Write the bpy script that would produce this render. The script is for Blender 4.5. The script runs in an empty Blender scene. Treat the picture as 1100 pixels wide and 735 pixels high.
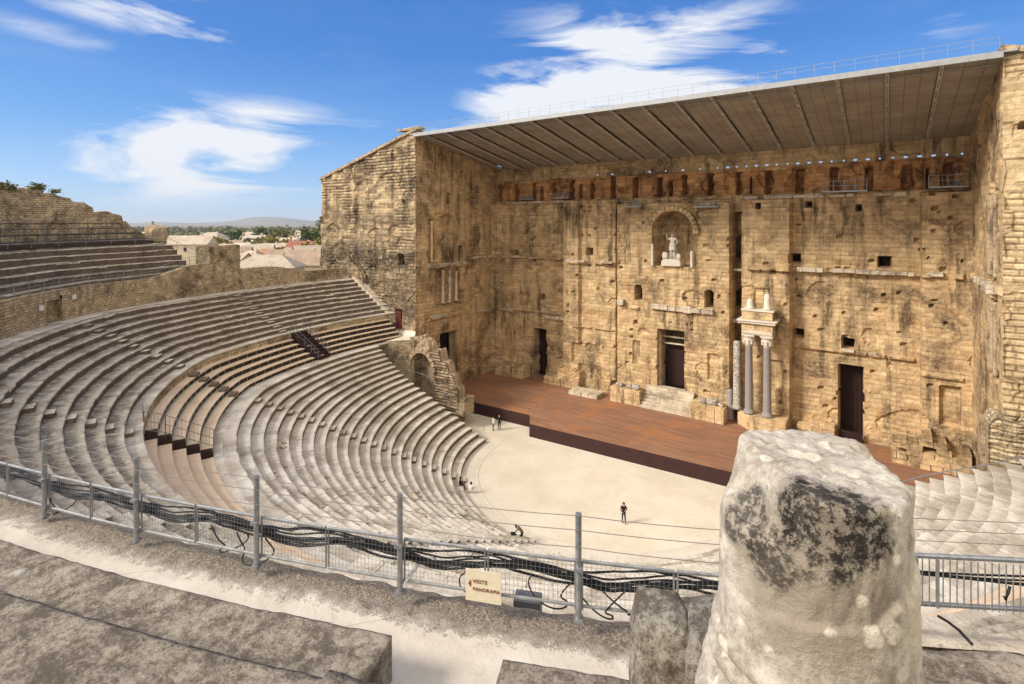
import bpy, bmesh, math, random
import numpy as np
from mathutils import Vector, Matrix, noise as mn

# ------------------------------------------------------------ camera, sky, sun, exposure
S = bpy.context.scene
COL = S.collection
R_ = math.radians
CX, CY, CZ = 23.5, 0.0, 26.1
YAW = R_(35.4)
cam_d = bpy.data.cameras.new('camera'); cam = bpy.data.objects.new('camera', cam_d); COL.objects.link(cam)
cam.location = (CX, CY, CZ); cam.rotation_euler = (R_(90), 0, YAW)
cam_d.sensor_width = 36; cam_d.lens = 565/1100*36; cam_d.shift_y = -127.5/1100
cam_d.clip_start = 0.05; cam_d.clip_end = 60000
S.camera = cam

SUN_AZ, SUN_EL = 220.0, 33.0          # azimuth clockwise from +y, elevation
sd = Vector((math.sin(R_(SUN_AZ))*math.cos(R_(SUN_EL)), math.cos(R_(SUN_AZ))*math.cos(R_(SUN_EL)), math.sin(R_(SUN_EL))))
sun_d = bpy.data.lights.new('sun', 'SUN'); sun = bpy.data.objects.new('sun', sun_d); COL.objects.link(sun)
sun_d.energy = 2.6; sun_d.angle = R_(16); sun_d.color = (1.0, 0.94, 0.86)
sun.rotation_euler = sd.to_track_quat('Z', 'Y').to_euler(); sun.location = (0, 0, 90)

F2 = Vector((-math.sin(YAW), math.cos(YAW), 0)); R2 = Vector((math.cos(YAW), math.sin(YAW), 0))
def pdir(px, py):                       # direction in the world seen at a pixel of the photograph
    return (F2 + R2*((px-550)/565.0) + Vector((0, 0, 1))*((240-py)/565.0)).normalized()

W = bpy.data.worlds.new('World'); S.world = W; W.use_nodes = True
wt = W.node_tree; wt.nodes.clear()
def WN(t, **k):
    n = wt.nodes.new(t)
    for a, b in k.items(): setattr(n, a, b)
    return n
wl = wt.links.new
wo = WN('ShaderNodeOutputWorld'); bg = WN('ShaderNodeBackground'); wl(bg.outputs[0], wo.inputs[0])
sky = WN('ShaderNodeTexSky', sky_type='NISHITA', sun_disc=False)
sky.sun_elevation = R_(SUN_EL); sky.sun_rotation = R_(SUN_AZ); sky.altitude = 0; sky.air_density = 1.0; sky.dust_density = 0.4; sky.ozone_density = 2.5
geo = WN('ShaderNodeTexCoord')
nz = WN('ShaderNodeTexNoise'); nz.inputs['Scale'].default_value = 3.2; nz.inputs['Detail'].default_value = 8; nz.inputs['Roughness'].default_value = 0.6; nz.inputs['Distortion'].default_value = 0.55
mp = WN('ShaderNodeMapping'); mp.inputs['Scale'].default_value = (1.0, 1.0, 5.0); wl(geo.outputs['Generated'], mp.inputs[0]); wl(mp.outputs[0], nz.inputs[0])
def wmath(op, a, b=None, c=None, clamp=False):
    n = WN('ShaderNodeMath', operation=op); n.use_clamp = clamp
    for i, v in enumerate((a, b, c)):
        if v is None: continue
        if isinstance(v, (int, float)): n.inputs[i].default_value = v
        else: wl(v, n.inputs[i])
    return n.outputs[0]
def wdot(v):
    n = WN('ShaderNodeVectorMath', operation='DOT_PRODUCT'); wl(geo.outputs['Generated'], n.inputs[0]); n.inputs[1].default_value = v
    return n.outputs['Value']
mask = None
# direction of each cloud, angular half width and half height (radians), tilt
for (px, py, hw, hh, tilt, dens) in [(200, 24, .185, .034, -4, 1.0), (50, 34, .09, .016, -6, .35), (232, 163, .22, .080, 6, 1.35), (300, 133, .17, .016, 4, .6),
                                     (235, 196, .16, .018, -2, .75), (640, 96, .29, .10, 14, 1.6), (650, 48, .18, .06, -8, 1.25), (835, 58, .14, .036, -3, 1.0), (740, 85, .2, .06, 0, 1.2), (500, 118, .09, .02, 8, .5), (1020, 26, .05, .02, 0, .35),
                                     ]:
    d = pdir(px, py)
    rt = Vector((d.y, -d.x, 0)).normalized(); up = rt.cross(d).normalized()
    c, s = math.cos(R_(tilt)), math.sin(R_(tilt))
    a1 = rt*c+up*s; a2 = -rt*s+up*c
    u = wmath('DIVIDE', wdot(a1), hw); v = wmath('DIVIDE', wdot(a2), hh)
    front = wmath('GREATER_THAN', wdot(d), 0.2)
    q = wmath('SQRT', wmath('ADD', wmath('MULTIPLY', u, u), wmath('MULTIPLY', v, v)))
    m = wmath('MULTIPLY', wmath('MULTIPLY', wmath('SUBTRACT', 1.25, q, clamp=True), dens), front)
    mask = m if mask is None else wmath('MAXIMUM', mask, m)
nn = wmath('MULTIPLY_ADD', nz.outputs[0], 5.0, -2.75)
cl = wmath('MULTIPLY', wmath('POWER', mask, 0.8), wmath('ADD', nn, wmath('MULTIPLY', mask, 0.75)))
cl = wmath('MULTIPLY', cl, 1.55, clamp=True)
thin = wmath('MULTIPLY', wmath('MULTIPLY_ADD', nz.outputs[0], 2.0, -1.0, clamp=True), 0.10)
cl = wmath('MAXIMUM', cl, thin)
hs = WN('ShaderNodeHueSaturation'); hs.inputs['Saturation'].default_value = 1.18; hs.inputs['Value'].default_value = 1.0; wl(sky.outputs[0], hs.inputs['Color'])
tint = WN('ShaderNodeMix', data_type='RGBA', blend_type='MULTIPLY'); tint.inputs[0].default_value = 1.0
wl(hs.outputs[0], tint.inputs[6]); tint.inputs[7].default_value = (1.0, 1.0, 1.0, 1)
elev = WN('ShaderNodeSeparateXYZ'); wl(geo.outputs['Generated'], elev.inputs[0])
rp_ = WN('ShaderNodeValToRGB'); wl(elev.outputs[2], rp_.inputs[0]); e_ = rp_.color_ramp.elements
e_[0].position = 0.0; e_[0].color = (.42, .62, .88, 1); e_[1].position = .07; e_[1].color = (.28, .51, .88, 1)
for p_, c_ in ((.16, (.13, .35, .80, 1)), (.30, (.055, .22, .66, 1)), (.6, (.03, .14, .50, 1))):
    q_ = e_.new(p_); q_.color = c_
rs_ = WN('ShaderNodeMix', data_type='RGBA', blend_type='MULTIPLY'); rs_.inputs[0].default_value = 1; wl(rp_.outputs[0], rs_.inputs[6]); rs_.inputs[7].default_value = (6.2, 6.2, 6.2, 1)
sk = WN('ShaderNodeMix', data_type='RGBA'); sk.inputs[0].default_value = .8; wl(tint.outputs[2], sk.inputs[6]); wl(rs_.outputs[2], sk.inputs[7])
mx = WN('ShaderNodeMix', data_type='RGBA'); wl(cl, mx.inputs[0]); wl(sk.outputs[2], mx.inputs[6]); mx.inputs[7].default_value = (5.0, 5.2, 5.6, 1)
# unseen bright cloud bank, added over and behind the camera as soft fill light
bk = wmath('MULTIPLY_ADD', wdot((-F2.x*-1*-1, -F2.y, .55)), 2.2, wmath('MULTIPLY_ADD', nz.outputs[0], 1.2, -.75), clamp=True)
mb_ = WN('ShaderNodeMix', data_type='RGBA'); wl(bk, mb_.inputs[0]); wl(mx.outputs[2], mb_.inputs[6]); mb_.inputs[7].default_value = (9.3, 8.7, 7.9, 1)
wl(mb_.outputs[2], bg.inputs[0]); bg.inputs[1].default_value = 0.10
S.view_settings.view_transform = 'Standard'; S.view_settings.look = 'None'; S.view_settings.gamma = 1; S.view_settings.use_curve_mapping = False
S.view_settings.exposure = 0.80
S.render.resolution_x = 1024; S.render.resolution_y = 684

random.seed(7)
rnd = random.Random(11)

# ------------------------------------------------------------ projection helpers (pixel of the photograph -> point on a real plane)
def on_y(px, py, y):
    d = F2 + R2*((px-550)/565.0); Z = (y-CY)/d.y
    return (CX+Z*d.x, y, CZ-(py-240)*Z/565.0)
def on_x(px, py, x):
    d = F2 + R2*((px-550)/565.0); Z = (x-CX)/d.x
    return (x, CY+Z*d.y, CZ-(py-240)*Z/565.0)
def on_z(px, py, z):
    Z = (CZ-z)*565.0/(py-240); d = F2 + R2*((px-550)/565.0)
    return (CX+Z*d.x, CY+Z*d.y, z)
def at_depth(px, py, Z):
    d = F2 + R2*((px-550)/565.0)
    return (CX+Z*d.x, CY+Z*d.y, CZ-(py-240)*Z/565.0)
def sst(x): x = min(max(x, 0.0), 1.0); return x*x*(3-2*x)
def ring(R, a, z):                       # the bowl of the seats: radius, angle below the -x axis, height
    t = min(max((40-a)/40.0, 0), 1.1)
    A = .155*sst((R-24)/14.0); s = 1-A*t; zz = z+.45*t*t*sst((R-28)/10.0)
    R = R*s
    return (-.4-.18*min(z, 17.5)-R*math.cos(R_(a)), 50.4-R*math.sin(R_(a)), zz)
def old(r, a, z): return (-r*math.cos(R_(a)), 52-r*math.sin(R_(a)), z)
def fbm(x, y, z, o=4): return mn.fractal(Vector((x, y, z)), 1.0, 2.0, o)     # about -1..1
def n1(x, y=0.0, z=0.0): return mn.noise(Vector((x, y, z)))

# ------------------------------------------------------------ materials
MATS = {}
class NT:
    def __init__(s, name, rough=.9):
        s.m = bpy.data.materials.new(name); s.m.use_nodes = True; s.t = s.m.node_tree
        s.b = s.t.nodes['Principled BSDF']; s.b.inputs['Roughness'].default_value = rough
        s.b.inputs['Specular IOR Level'].default_value = .25
        MATS[name] = s.m
    def N(s, t, **k):
        n = s.t.nodes.new(t)
        for a, b in k.items(): setattr(n, a, b)
        return n
    def put(s, n, i, v):
        if v is None: return
        if hasattr(v, 'links') or isinstance(v, bpy.types.NodeSocket): s.t.links.new(v, n.inputs[i])
        else: n.inputs[i].default_value = v
    def coord(s, kind='UV', scale=(1, 1, 1)):
        if kind == 'POS':
            o = s.N('ShaderNodeNewGeometry').outputs['Position']
        else:
            o = s.N('ShaderNodeTexCoord').outputs[kind]
        m = s.N('ShaderNodeMapping'); s.put(m, 0, o); m.inputs['Scale'].default_value = scale
        return m.outputs[0]
    def noise(s, vec, scale, detail=5, rough=.6, dist=0.0):
        n = s.N('ShaderNodeTexNoise'); s.put(n, 'Vector', vec); n.inputs['Scale'].default_value = scale
        n.inputs['Detail'].default_value = detail; n.inputs['Roughness'].default_value = rough; n.inputs['Distortion'].default_value = dist
        return n.outputs[0]
    def voro(s, vec, scale, feature='F1'):
        n = s.N('ShaderNodeTexVoronoi', feature=feature); s.put(n, 'Vector', vec); n.inputs['Scale'].default_value = scale
        return n
    def ramp(s, v, stops):
        n = s.N('ShaderNodeValToRGB'); s.put(n, 0, v)
        e = n.color_ramp.elements
        while len(e) > 1: e.remove(e[-1])
        e[0].position = stops[0][0]; e[0].color = col4(stops[0][1])
        for p, c in stops[1:]:
            q = e.new(p); q.color = col4(c)
        return n.outputs[0]
    def mix(s, f, a, b, blend='MIX'):
        n = s.N('ShaderNodeMix', data_type='RGBA', blend_type=blend)
        s.put(n, 0, f); s.put(n, 6, col4(a) if isinstance(a, tuple) else a); s.put(n, 7, col4(b) if isinstance(b, tuple) else b)
        return n.outputs[2]
    def math(s, op, a, b=None, c=None, clamp=False):
        n = s.N('ShaderNodeMath', operation=op); n.use_clamp = clamp
        s.put(n, 0, a); s.put(n, 1, b); s.put(n, 2, c)
        return n.outputs[0]
    def brick(s, vec, w, h, mortar=.03, c1=(0, 0, 0), c2=(1, 1, 1), cm=(.5, .5, .5), off=.5):
        n = s.N('ShaderNodeTexBrick'); s.put(n, 'Vector', vec)
        n.inputs['Scale'].default_value = 1; n.inputs['Brick Width'].default_value = w; n.inputs['Row Height'].default_value = h
        n.inputs['Mortar Size'].default_value = mortar; n.inputs['Mortar Smooth'].default_value = .3; n.inputs['Bias'].default_value = 0
        n.inputs['Color1'].default_value = col4(c1); n.inputs['Color2'].default_value = col4(c2); n.inputs['Mortar'].default_value = col4(cm); n.offset = off
        return n
    def bump(s, h, strength=.5, dist=.05, prev=None):
        n = s.N('ShaderNodeBump'); n.inputs['Strength'].default_value = strength; n.inputs['Distance'].default_value = dist
        s.put(n, 'Height', h)
        if prev is not None: s.put(n, 'Normal', prev)
        return n.outputs[0]
    def out(s, col, normal=None):
        s.put(s.b, 'Base Color', col4(col) if isinstance(col, tuple) else col)
        if normal is not None: s.put(s.b, 'Normal', normal)
        return s.m
def col4(c): return (c[0], c[1], c[2], 1.0)

def stone(name, light, mid, dark, bw=1.2, bh=.5, mortar=.02, stain=.5, streak=0.0, speck=.3, big=.25, blockvar=.35, bumpd=.05, fine=6.0, joint=(.07, .05, .035), jointf=.8, warm=None, uv='UV', attr=0.0, band=None, back=0.0, pits=.5, wob=(.16, .10)):
    m = NT(name, .92); uvc = m.coord(uv)
    wv = m.N('ShaderNodeVectorMath', operation='MULTIPLY_ADD')
    nc = m.N('ShaderNodeTexNoise'); m.put(nc, 'Vector', uvc); nc.inputs['Scale'].default_value = 1.3; nc.inputs['Detail'].default_value = 3
    m.put(wv, 0, nc.outputs['Color']); wv.inputs[1].default_value = (wob[0], wob[1], 0); m.put(wv, 2, uvc)
    br = m.brick(wv.outputs[0], bw, bh, mortar)
    pos = m.coord('POS')
    n_big = m.noise(pos, big, 7, .68, .6)
    n_mid = m.noise(pos, 1.4, 7, .7, .3)
    n_fin = m.noise(pos, fine, 6, .75)
    n_pit = m.noise(pos, fine*2.7, 4, .75)
    base = m.mix(m.math('MULTIPLY_ADD', n_mid, 3.4, -1.25, clamp=True), mid, light)
    bmask = m.math('MULTIPLY_ADD', m.noise(pos, .35, 3), 3.0, -.9, clamp=True)
    base = m.mix(m.math('MULTIPLY', m.math('MULTIPLY', br.outputs['Color'], blockvar), bmask), base, dark)
    if warm:
        base = m.mix(m.math('MULTIPLY', m.math('MULTIPLY_ADD', m.noise(pos, big*2.2, 4), 3.5, -1.75, clamp=True), .8), base, warm)
    if attr:
        at = m.N('ShaderNodeAttribute', attribute_name='block'); sx = m.N('ShaderNodeSeparateXYZ'); m.put(sx, 0, at.outputs['Vector'])
        base = m.mix(m.math('MULTIPLY', m.math('POWER', sx.outputs[0], 2.0), attr), base, (dark[0]*1.6, dark[1]*1.5, dark[2]*1.4))
        base = m.mix(m.math('MULTIPLY', m.math('LESS_THAN', sx.outputs[0], .18), attr*.7), base, (min(1, light[0]*1.15), min(1, light[1]*1.15), min(1, light[2]*1.15)))
    stm = m.math('MULTIPLY_ADD', n_big, 7.0, -3.5, clamp=True)
    if band:
        sz = m.N('ShaderNodeSeparateXYZ'); m.put(sz, 0, pos); acc = stm
        for (z0, z1, w, amt) in band:
            up = m.math('MULTIPLY_ADD', m.math('SUBTRACT', sz.outputs[2], z0), 1/w, 0.5, clamp=True); dn = m.math('MULTIPLY_ADD', m.math('SUBTRACT', z1, sz.outputs[2]), 1/w, 0.5, clamp=True)
            bb = m.math('MULTIPLY', m.math('MULTIPLY', up, dn), m.math('MULTIPLY_ADD', m.noise(pos, .28, 6, .7, .5), 5.0, -1.65, clamp=True)); acc = m.math('MAXIMUM', acc, m.math('MULTIPLY', bb, amt))
        stm = acc
    st = m.math('MULTIPLY', stm, stain)
    st = m.math('MULTIPLY', st, m.math('MULTIPLY_ADD', n_fin, 3.0, -.7, clamp=True), clamp=True)
    base = m.mix(st, base, dark)
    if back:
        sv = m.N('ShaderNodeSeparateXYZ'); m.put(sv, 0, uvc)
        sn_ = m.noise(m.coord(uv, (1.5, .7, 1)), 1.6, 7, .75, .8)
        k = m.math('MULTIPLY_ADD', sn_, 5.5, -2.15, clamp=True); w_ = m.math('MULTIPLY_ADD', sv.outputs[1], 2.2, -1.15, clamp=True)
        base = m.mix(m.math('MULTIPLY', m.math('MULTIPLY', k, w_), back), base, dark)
    if streak > 0:
        sc = m.coord('POS', (.95, .95, .10)); sn = m.noise(sc, 1.0, 6, .65)
        sm = m.math('MULTIPLY_ADD', sn, 8.0, -4.05, clamp=True)
        sm = m.math('MULTIPLY', sm, m.math('MULTIPLY_ADD', m.noise(pos, .14, 3), 4.5, -1.55, clamp=True))
        sm = m.math('MULTIPLY', sm, m.math('MULTIPLY_ADD', n_fin, 1.6, .0, clamp=True))
        base = m.mix(m.math('MULTIPLY', sm, streak, clamp=True), base, (dark[0]*.5, dark[1]*.5, dark[2]*.55))
    sp = m.math('MULTIPLY', m.math('MULTIPLY_ADD', n_fin, 8.0, -4.5, clamp=True), speck)
    base = m.mix(sp, base, (dark[0]*.6, dark[1]*.6, dark[2]*.6))
    sp = m.math('MULTIPLY', m.math('MULTIPLY_ADD', n_pit, 9.0, -5.4, clamp=True), pits)
    base = m.mix(sp, base, (dark[0]*.4, dark[1]*.4, dark[2]*.4))
    jm = m.math('MULTIPLY', br.outputs['Fac'], m.math('MULTIPLY_ADD', n_fin, 2.0, -.3, clamp=True))
    base = m.mix(m.math('MULTIPLY', jm, jointf), base, joint)
    if attr:
        base = m.mix(m.math('MULTIPLY', sx.outputs[1], m.math('MULTIPLY_ADD', n_fin, 2.4, -.5, clamp=True)), base, joint)
    h = m.math('ADD', m.math('MULTIPLY', n_fin, .8), m.math('MULTIPLY', n_mid, 1.0)); h = m.math('ADD', h, m.math('MULTIPLY', n_pit, .35))
    h = m.math('SUBTRACT', h, m.math('MULTIPLY', jm, .7))
    return m.out(base, m.bump(h, 1.0, bumpd))

def lichen(name, base, gray, black, pale, s=1.0, blackamt=.5, palesp=.6, bumpd=.012, colonies=(), grays=(), vs=2.1, va=.45, vr=.30, grain=6.0, warm=None):
    m = NT(name, .95); p = m.coord('POS')
    a = m.noise(p, 2.2*s, 8, .68, .5); b = m.noise(p, 9*s, 7, .74); c = m.noise(p, 30*s, 6, .8); e = m.noise(p, 85*s, 4, .75)
    k = m.math('ADD', m.math('ADD', m.math('MULTIPLY', a, .35), m.math('MULTIPLY', b, .30)), m.math('MULTIPLY', c, .35))
    col = m.mix(m.math('MULTIPLY_ADD', k, grain*1.4, -grain*.7+.38, clamp=True), gray, base)
    if warm:
        dn = m.N('ShaderNodeVectorMath', operation='DISTANCE'); m.put(dn, 0, p); dn.inputs[1].default_value = warm[0]
        w = m.math('MULTIPLY_ADD', dn.outputs['Value'], -1.6/warm[1], 1.6); w = m.math('ADD', w, m.math('MULTIPLY_ADD', b, 1.6, -.9)); col = m.mix(m.math('MULTIPLY', w, .75, clamp=True), col, warm[2])
    for (cc, rad_, amt) in grays:
        dn = m.N('ShaderNodeVectorMath', operation='DISTANCE'); m.put(dn, 0, p); dn.inputs[1].default_value = cc
        w = m.math('MULTIPLY_ADD', dn.outputs['Value'], -1.6/rad_, 1.6); w = m.math('ADD', w, m.math('MULTIPLY_ADD', b, 2.4, -1.3)); col = m.mix(m.math('MULTIPLY', m.math('MULTIPLY', w, 1.5, clamp=True), amt), col, gray)
    wz = m.N('ShaderNodeVectorMath', operation='MULTIPLY_ADD'); nw = m.N('ShaderNodeTexNoise'); m.put(nw, 'Vector', p); nw.inputs['Scale'].default_value = 14*s; nw.inputs['Detail'].default_value = 4; m.put(wz, 0, nw.outputs['Color']); wz.inputs[1].default_value = (.05, .05, .05); m.put(wz, 2, p)
    v = m.voro(wz.outputs[0], vs); sxc = m.N('ShaderNodeSeparateXYZ'); m.put(sxc, 0, v.outputs['Color'])
    rr_ = m.math('MULTIPLY', m.math('MULTIPLY_ADD', sxc.outputs[1], .6, .6), vr)
    vv = m.math('MULTIPLY', m.math('SUBTRACT', rr_, v.outputs['Distance'], clamp=True), 11.0, clamp=True)
    vv = m.math('MULTIPLY', vv, m.math('GREATER_THAN', sxc.outputs[0], va)); vv = m.math('MULTIPLY', vv, m.math('MULTIPLY_ADD', c, 3.0, -.55, clamp=True))
    col = m.mix(m.math('MULTIPLY', vv, palesp), col, pale)
    sp = m.math('MULTIPLY_ADD', c, 13, -7.6, clamp=True); col = m.mix(m.math('MULTIPLY', sp, blackamt), col, black)
    sp = m.math('MULTIPLY_ADD', b, 13, -8.2, clamp=True); col = m.mix(m.math('MULTIPLY', sp, blackamt*.8), col, black)
    sp = m.math('MULTIPLY_ADD', e, 12, -7.3, clamp=True); col = m.mix(m.math('MULTIPLY', sp, blackamt*.6), col, black)
    sp = m.math('MULTIPLY_ADD', c, -12, 4.6, clamp=True); col = m.mix(m.math('MULTIPLY', sp, .5), col, pale)
    for (cc, rad_, amt) in colonies:
        dn = m.N('ShaderNodeVectorMath', operation='DISTANCE'); m.put(dn, 0, p); dn.inputs[1].default_value = cc
        k = m.math('MULTIPLY_ADD', dn.outputs['Value'], -1.5/rad_, 1.5); k = m.math('ADD', k, m.math('MULTIPLY_ADD', b, 2.0, -1.05)); k = m.math('MULTIPLY', k, 2.6, clamp=True)
        g2 = m.math('MULTIPLY_ADD', m.math('ADD', m.math('MULTIPLY', c, .75), m.math('MULTIPLY', b, .35)), 14.0, -7.0, clamp=True)
        col = m.mix(m.math('MULTIPLY', k, .6*amt), col, (gray[0]*.75, gray[1]*.75, gray[2]*.75)); col = m.mix(m.math('MULTIPLY', m.math('MULTIPLY', k, g2), amt), col, black)
    h = m.math('ADD', m.math('MULTIPLY', b, 1.0), m.math('MULTIPLY', c, .7)); h = m.math('ADD', h, m.math('MULTIPLY', e, .35))
    return m.out(col, m.bump(h, 1.0, bumpd))

def plain(name, c, rough=.6, metal=0.0, var=.0, s=8.0, c2=None):
    m = NT(name, rough); m.b.inputs['Metallic'].default_value = metal
    if var or c2:
        p = m.coord('POS'); n = m.noise(p, s, 5, .65)
        k = c2 or (c[0]*(1-var), c[1]*(1-var), c[2]*(1-var))
        return m.out(m.mix(m.math('MULTIPLY_ADD', n, 3.2, -1.1, clamp=True), c, k), m.bump(n, .3, .01))
    return m.out(c)

stone('frons_stone', (.82, .60, .335), (.58, .395, .205), (.10, .066, .04), 1.25, .51, .008, .9, .95, .38, .20, .2, .12, 4.0, joint=(.09, .06, .035), jointf=.18, warm=(.58, .33, .14), attr=.30, wob=(.5, .10), pits=.4)
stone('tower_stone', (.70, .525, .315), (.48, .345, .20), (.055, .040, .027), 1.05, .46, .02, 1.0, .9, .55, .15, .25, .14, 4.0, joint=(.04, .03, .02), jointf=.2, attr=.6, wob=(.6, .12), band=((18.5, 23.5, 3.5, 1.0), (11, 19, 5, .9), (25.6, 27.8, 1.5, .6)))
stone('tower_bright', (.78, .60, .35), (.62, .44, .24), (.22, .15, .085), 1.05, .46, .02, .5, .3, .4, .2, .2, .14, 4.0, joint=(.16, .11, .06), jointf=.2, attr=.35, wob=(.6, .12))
stone('frieze_stone', (.74, .42, .18), (.55, .235, .085), (.10, .05, .025), .9, .51, .008, .9, .95, .5, .35, .25, .12, 4.0, joint=(.08, .04, .02), jointf=.2, warm=(.60, .40, .2), attr=.45, wob=(.5, .1))
stone('pale_ledge', (.76, .66, .51), (.56, .46, .33), (.17, .12, .08), 1.6, 1.0, .02, .8, 0, .5, .5, .3, .06)
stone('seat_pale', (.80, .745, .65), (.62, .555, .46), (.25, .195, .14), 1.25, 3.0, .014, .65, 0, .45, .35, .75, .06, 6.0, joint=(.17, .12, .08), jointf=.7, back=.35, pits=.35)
stone('seat_riser', (.22, .165, .115), (.145, .105, .07), (.06, .042, .028), 1.25, 3.0, .02, .6, 0, .5, .5, .4, .06, 6.0, joint=(.04, .03, .02), jointf=.8)  # lichen-dark risers, with extra shade put into the colour against bounce light
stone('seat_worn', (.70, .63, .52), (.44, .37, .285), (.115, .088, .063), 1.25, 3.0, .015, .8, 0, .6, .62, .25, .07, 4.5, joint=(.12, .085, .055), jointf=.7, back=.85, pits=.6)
stone('seat_riser_dark', (.20, .15, .105), (.125, .092, .062), (.05, .036, .025), 1.25, 3.0, .02, .7, 0, .6, .6, .4, .06, 5.0, joint=(.03, .022, .016), jointf=.8)  # dark lichen on the upper risers, part of their shade in the colour too
stone('rubble_wall', (.82, .65, .41), (.50, .37, .215), (.09, .065, .042), .5, .25, .03, .9, .6, .8, .3, .6, .14, 3.2, jointf=.85, wob=(.5, .2), pits=.7)
stone('ruin_stone', (.62, .47, .30), (.40, .285, .17), (.085, .06, .04), .8, .36, .015, .9, .4, .6, .4, .45, .14, 4.0, jointf=.4, wob=(.5, .2), attr=.4, pits=.7)
lichen('lichen_column', (.74, .67, .565), (.30, .25, .19), (.022, .018, .015), (.74, .665, .53), .85, .5, palesp=.8, bumpd=.014, vs=8.5, va=.30, vr=.40, grain=4.0,
       colonies=[(at_depth(885, 545, 2.08), .30, 1.0), (at_depth(855, 570, 2.1), .24, 1.0), (at_depth(915, 575, 2.1), .20, .95), (at_depth(800, 555, 2.4), .17, .8), (at_depth(825, 600, 2.25), .14, .75), (at_depth(745, 700, 2.2), .16, .5)],
       grays=[(at_depth(850, 665, 2.02), .42, .95), (at_depth(905, 640, 2.04), .34, .9), (at_depth(800, 640, 2.2), .25, .7)], warm=(at_depth(975, 640, 2.3), .36, (.80, .69, .50)))
lichen('lichen_block', (.66, .59, .48), (.20, .16, .12), (.03, .024, .018), (.78, .73, .63), 1.6, .9, palesp=.7, bumpd=.05, vs=7, va=.6, grain=8.0)
lichen('lichen_rough', (.56, .475, .365), (.17, .135, .10), (.035, .028, .02), (.74, .69, .59), 1.15, .85, palesp=.95, bumpd=.04, vs=1.9, va=.66, vr=.27, grain=7.0)
plain('galvanised_steel', (.36, .36, .36), .42, .55, .35, 14)
plain('painted_steel', (.17, .17, .17), .5, .3, .3, 8)
plain('black_rubber', (.012, .012, .012), .45)
plain('wire_steel', (.30, .26, .22), .5, .5)
plain('sign_cream', (.70, .61, .44), .6, 0, .12, 18)
plain('sign_red', (.20, .035, .03), .6)
plain('dark_timber', (.035, .014, .011), .7, 0, .4, 3)
plain('roof_metal', (.36, .36, .355), .5, .3, .2, 2)
plain('truss_metal', (.72, .68, .62), .5, .3, .2, 2)
plain('white_marble', (.74, .66, .54), .7, 0, .25, 6)
plain('granite', (.34, .31, .28), .6, 0, .35, 9)
plain('marble_vein', (.62, .55, .45), .6, 0, .0, 5, (.12, .10, .085))
plain('skin', (.48, .28, .20), .6); plain('black_cloth', (.012, .013, .016), .9); plain('navy_cloth', (.02, .025, .045), .9)
plain('tan_cloth', (.18, .13, .085), .9); plain('white_cloth', (.70, .68, .66), .9); plain('brown_hair', (.07, .03, .018), .7); plain('dark_hair', (.02, .014, .01), .7)
plain('red_cloth', (.16, .03, .025), .9); plain('blue_denim', (.05, .07, .12), .9)
plain('red_brown_door', (.12, .022, .02), .6, 0, .3, 2)
plain('bark', (.10, .075, .05), .9, 0, .3, 8)
plain('window_dark', (.03, .03, .035), .3)
plain('shutter_brown', (.20, .10, .06), .7)

def orchestra_mat():
    m = NT('pale_sand', .95); p = m.coord('POS')
    a = m.noise(p, .22, 6, .6); b = m.noise(p, 5, 5, .7)
    c = m.mix(m.math('MULTIPLY_ADD', a, 3.5, -1.3, clamp=True), (.70, .63, .51), (.61, .53, .405))
    c = m.mix(m.math('MULTIPLY', m.math('MULTIPLY_ADD', b, 4, -2, clamp=True), .35), c, (.50, .40, .27))
    f = m.noise(m.coord('POS', (1, .5, 1)), 1.1, 8, .75, 1.2); c = m.mix(m.math('MULTIPLY', m.math('MULTIPLY_ADD', f, 7, -4.0, clamp=True), .35), c, (.47, .385, .27))
    tr = m.math('ABSOLUTE', m.math('SUBTRACT', m.noise(p, .45, 3, .5, 1.5), .5)); c = m.mix(m.math('MULTIPLY', m.math('MULTIPLY_ADD', tr, -60, 1, clamp=True), .28), c, (.47, .385, .27))
    m.out(c, m.bump(b, .4, .02))
    m = NT('paving_ring', .9); uv = m.coord('UV')
    br = m.brick(uv, 2.2, 1.5, .02); p = m.coord('POS'); a = m.noise(p, .6, 6, .6); b = m.noise(p, 8, 5, .7)
    c = m.mix(m.math('MULTIPLY_ADD', a, 3, -1.1, clamp=True), (.68, .615, .52), (.58, .51, .41))
    c = m.mix(m.math('MULTIPLY', br.outputs['Color'], .22), c, (.44, .36, .27)); c = m.mix(m.math('MULTIPLY', br.outputs['Fac'], .35), c, (.3, .24, .17))
    m.out(c, m.bump(b, .4, .02))
orchestra_mat()
def board_mat(name, c1, c2, c3, w, l, rough=.75, worn=.0):
    m = NT(name, rough); uv = m.coord('UV')
    br = m.brick(uv, l, w, .008, off=.37); p = m.coord('POS'); a = m.noise(p, .28, 6, .65, .8); st = m.noise(m.coord('UV', (.25, 6, 1)), 1.0, 4)
    c = m.mix(br.outputs['Color'], c1, c2)
    c = m.mix(m.math('MULTIPLY_ADD', a, 5, -2.5, clamp=True), c, c3)
    c = m.mix(m.math('MULTIPLY', m.math('MULTIPLY_ADD', st, 3, -1.4, clamp=True), .4), c, (c1[0]*.5, c1[1]*.5, c1[2]*.5))
    c = m.mix(m.math('MULTIPLY', br.outputs['Fac'], .7), c, (c1[0]*.3, c1[1]*.3, c1[2]*.3))
    return m.out(c, m.bump(st, .3, .01))
board_mat('stage_boards', (.25, .125, .075), (.33, .18, .11), (.43, .175, .065), .35, 3.4)
board_mat('bench_boards', (.63, .475, .33), (.69, .54, .385), (.55, .39, .26), .46, 2.0)
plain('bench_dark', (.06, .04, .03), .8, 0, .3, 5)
plain('stage_front', (.05, .021, .018), .7, 0, .3, 1.5)
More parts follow.
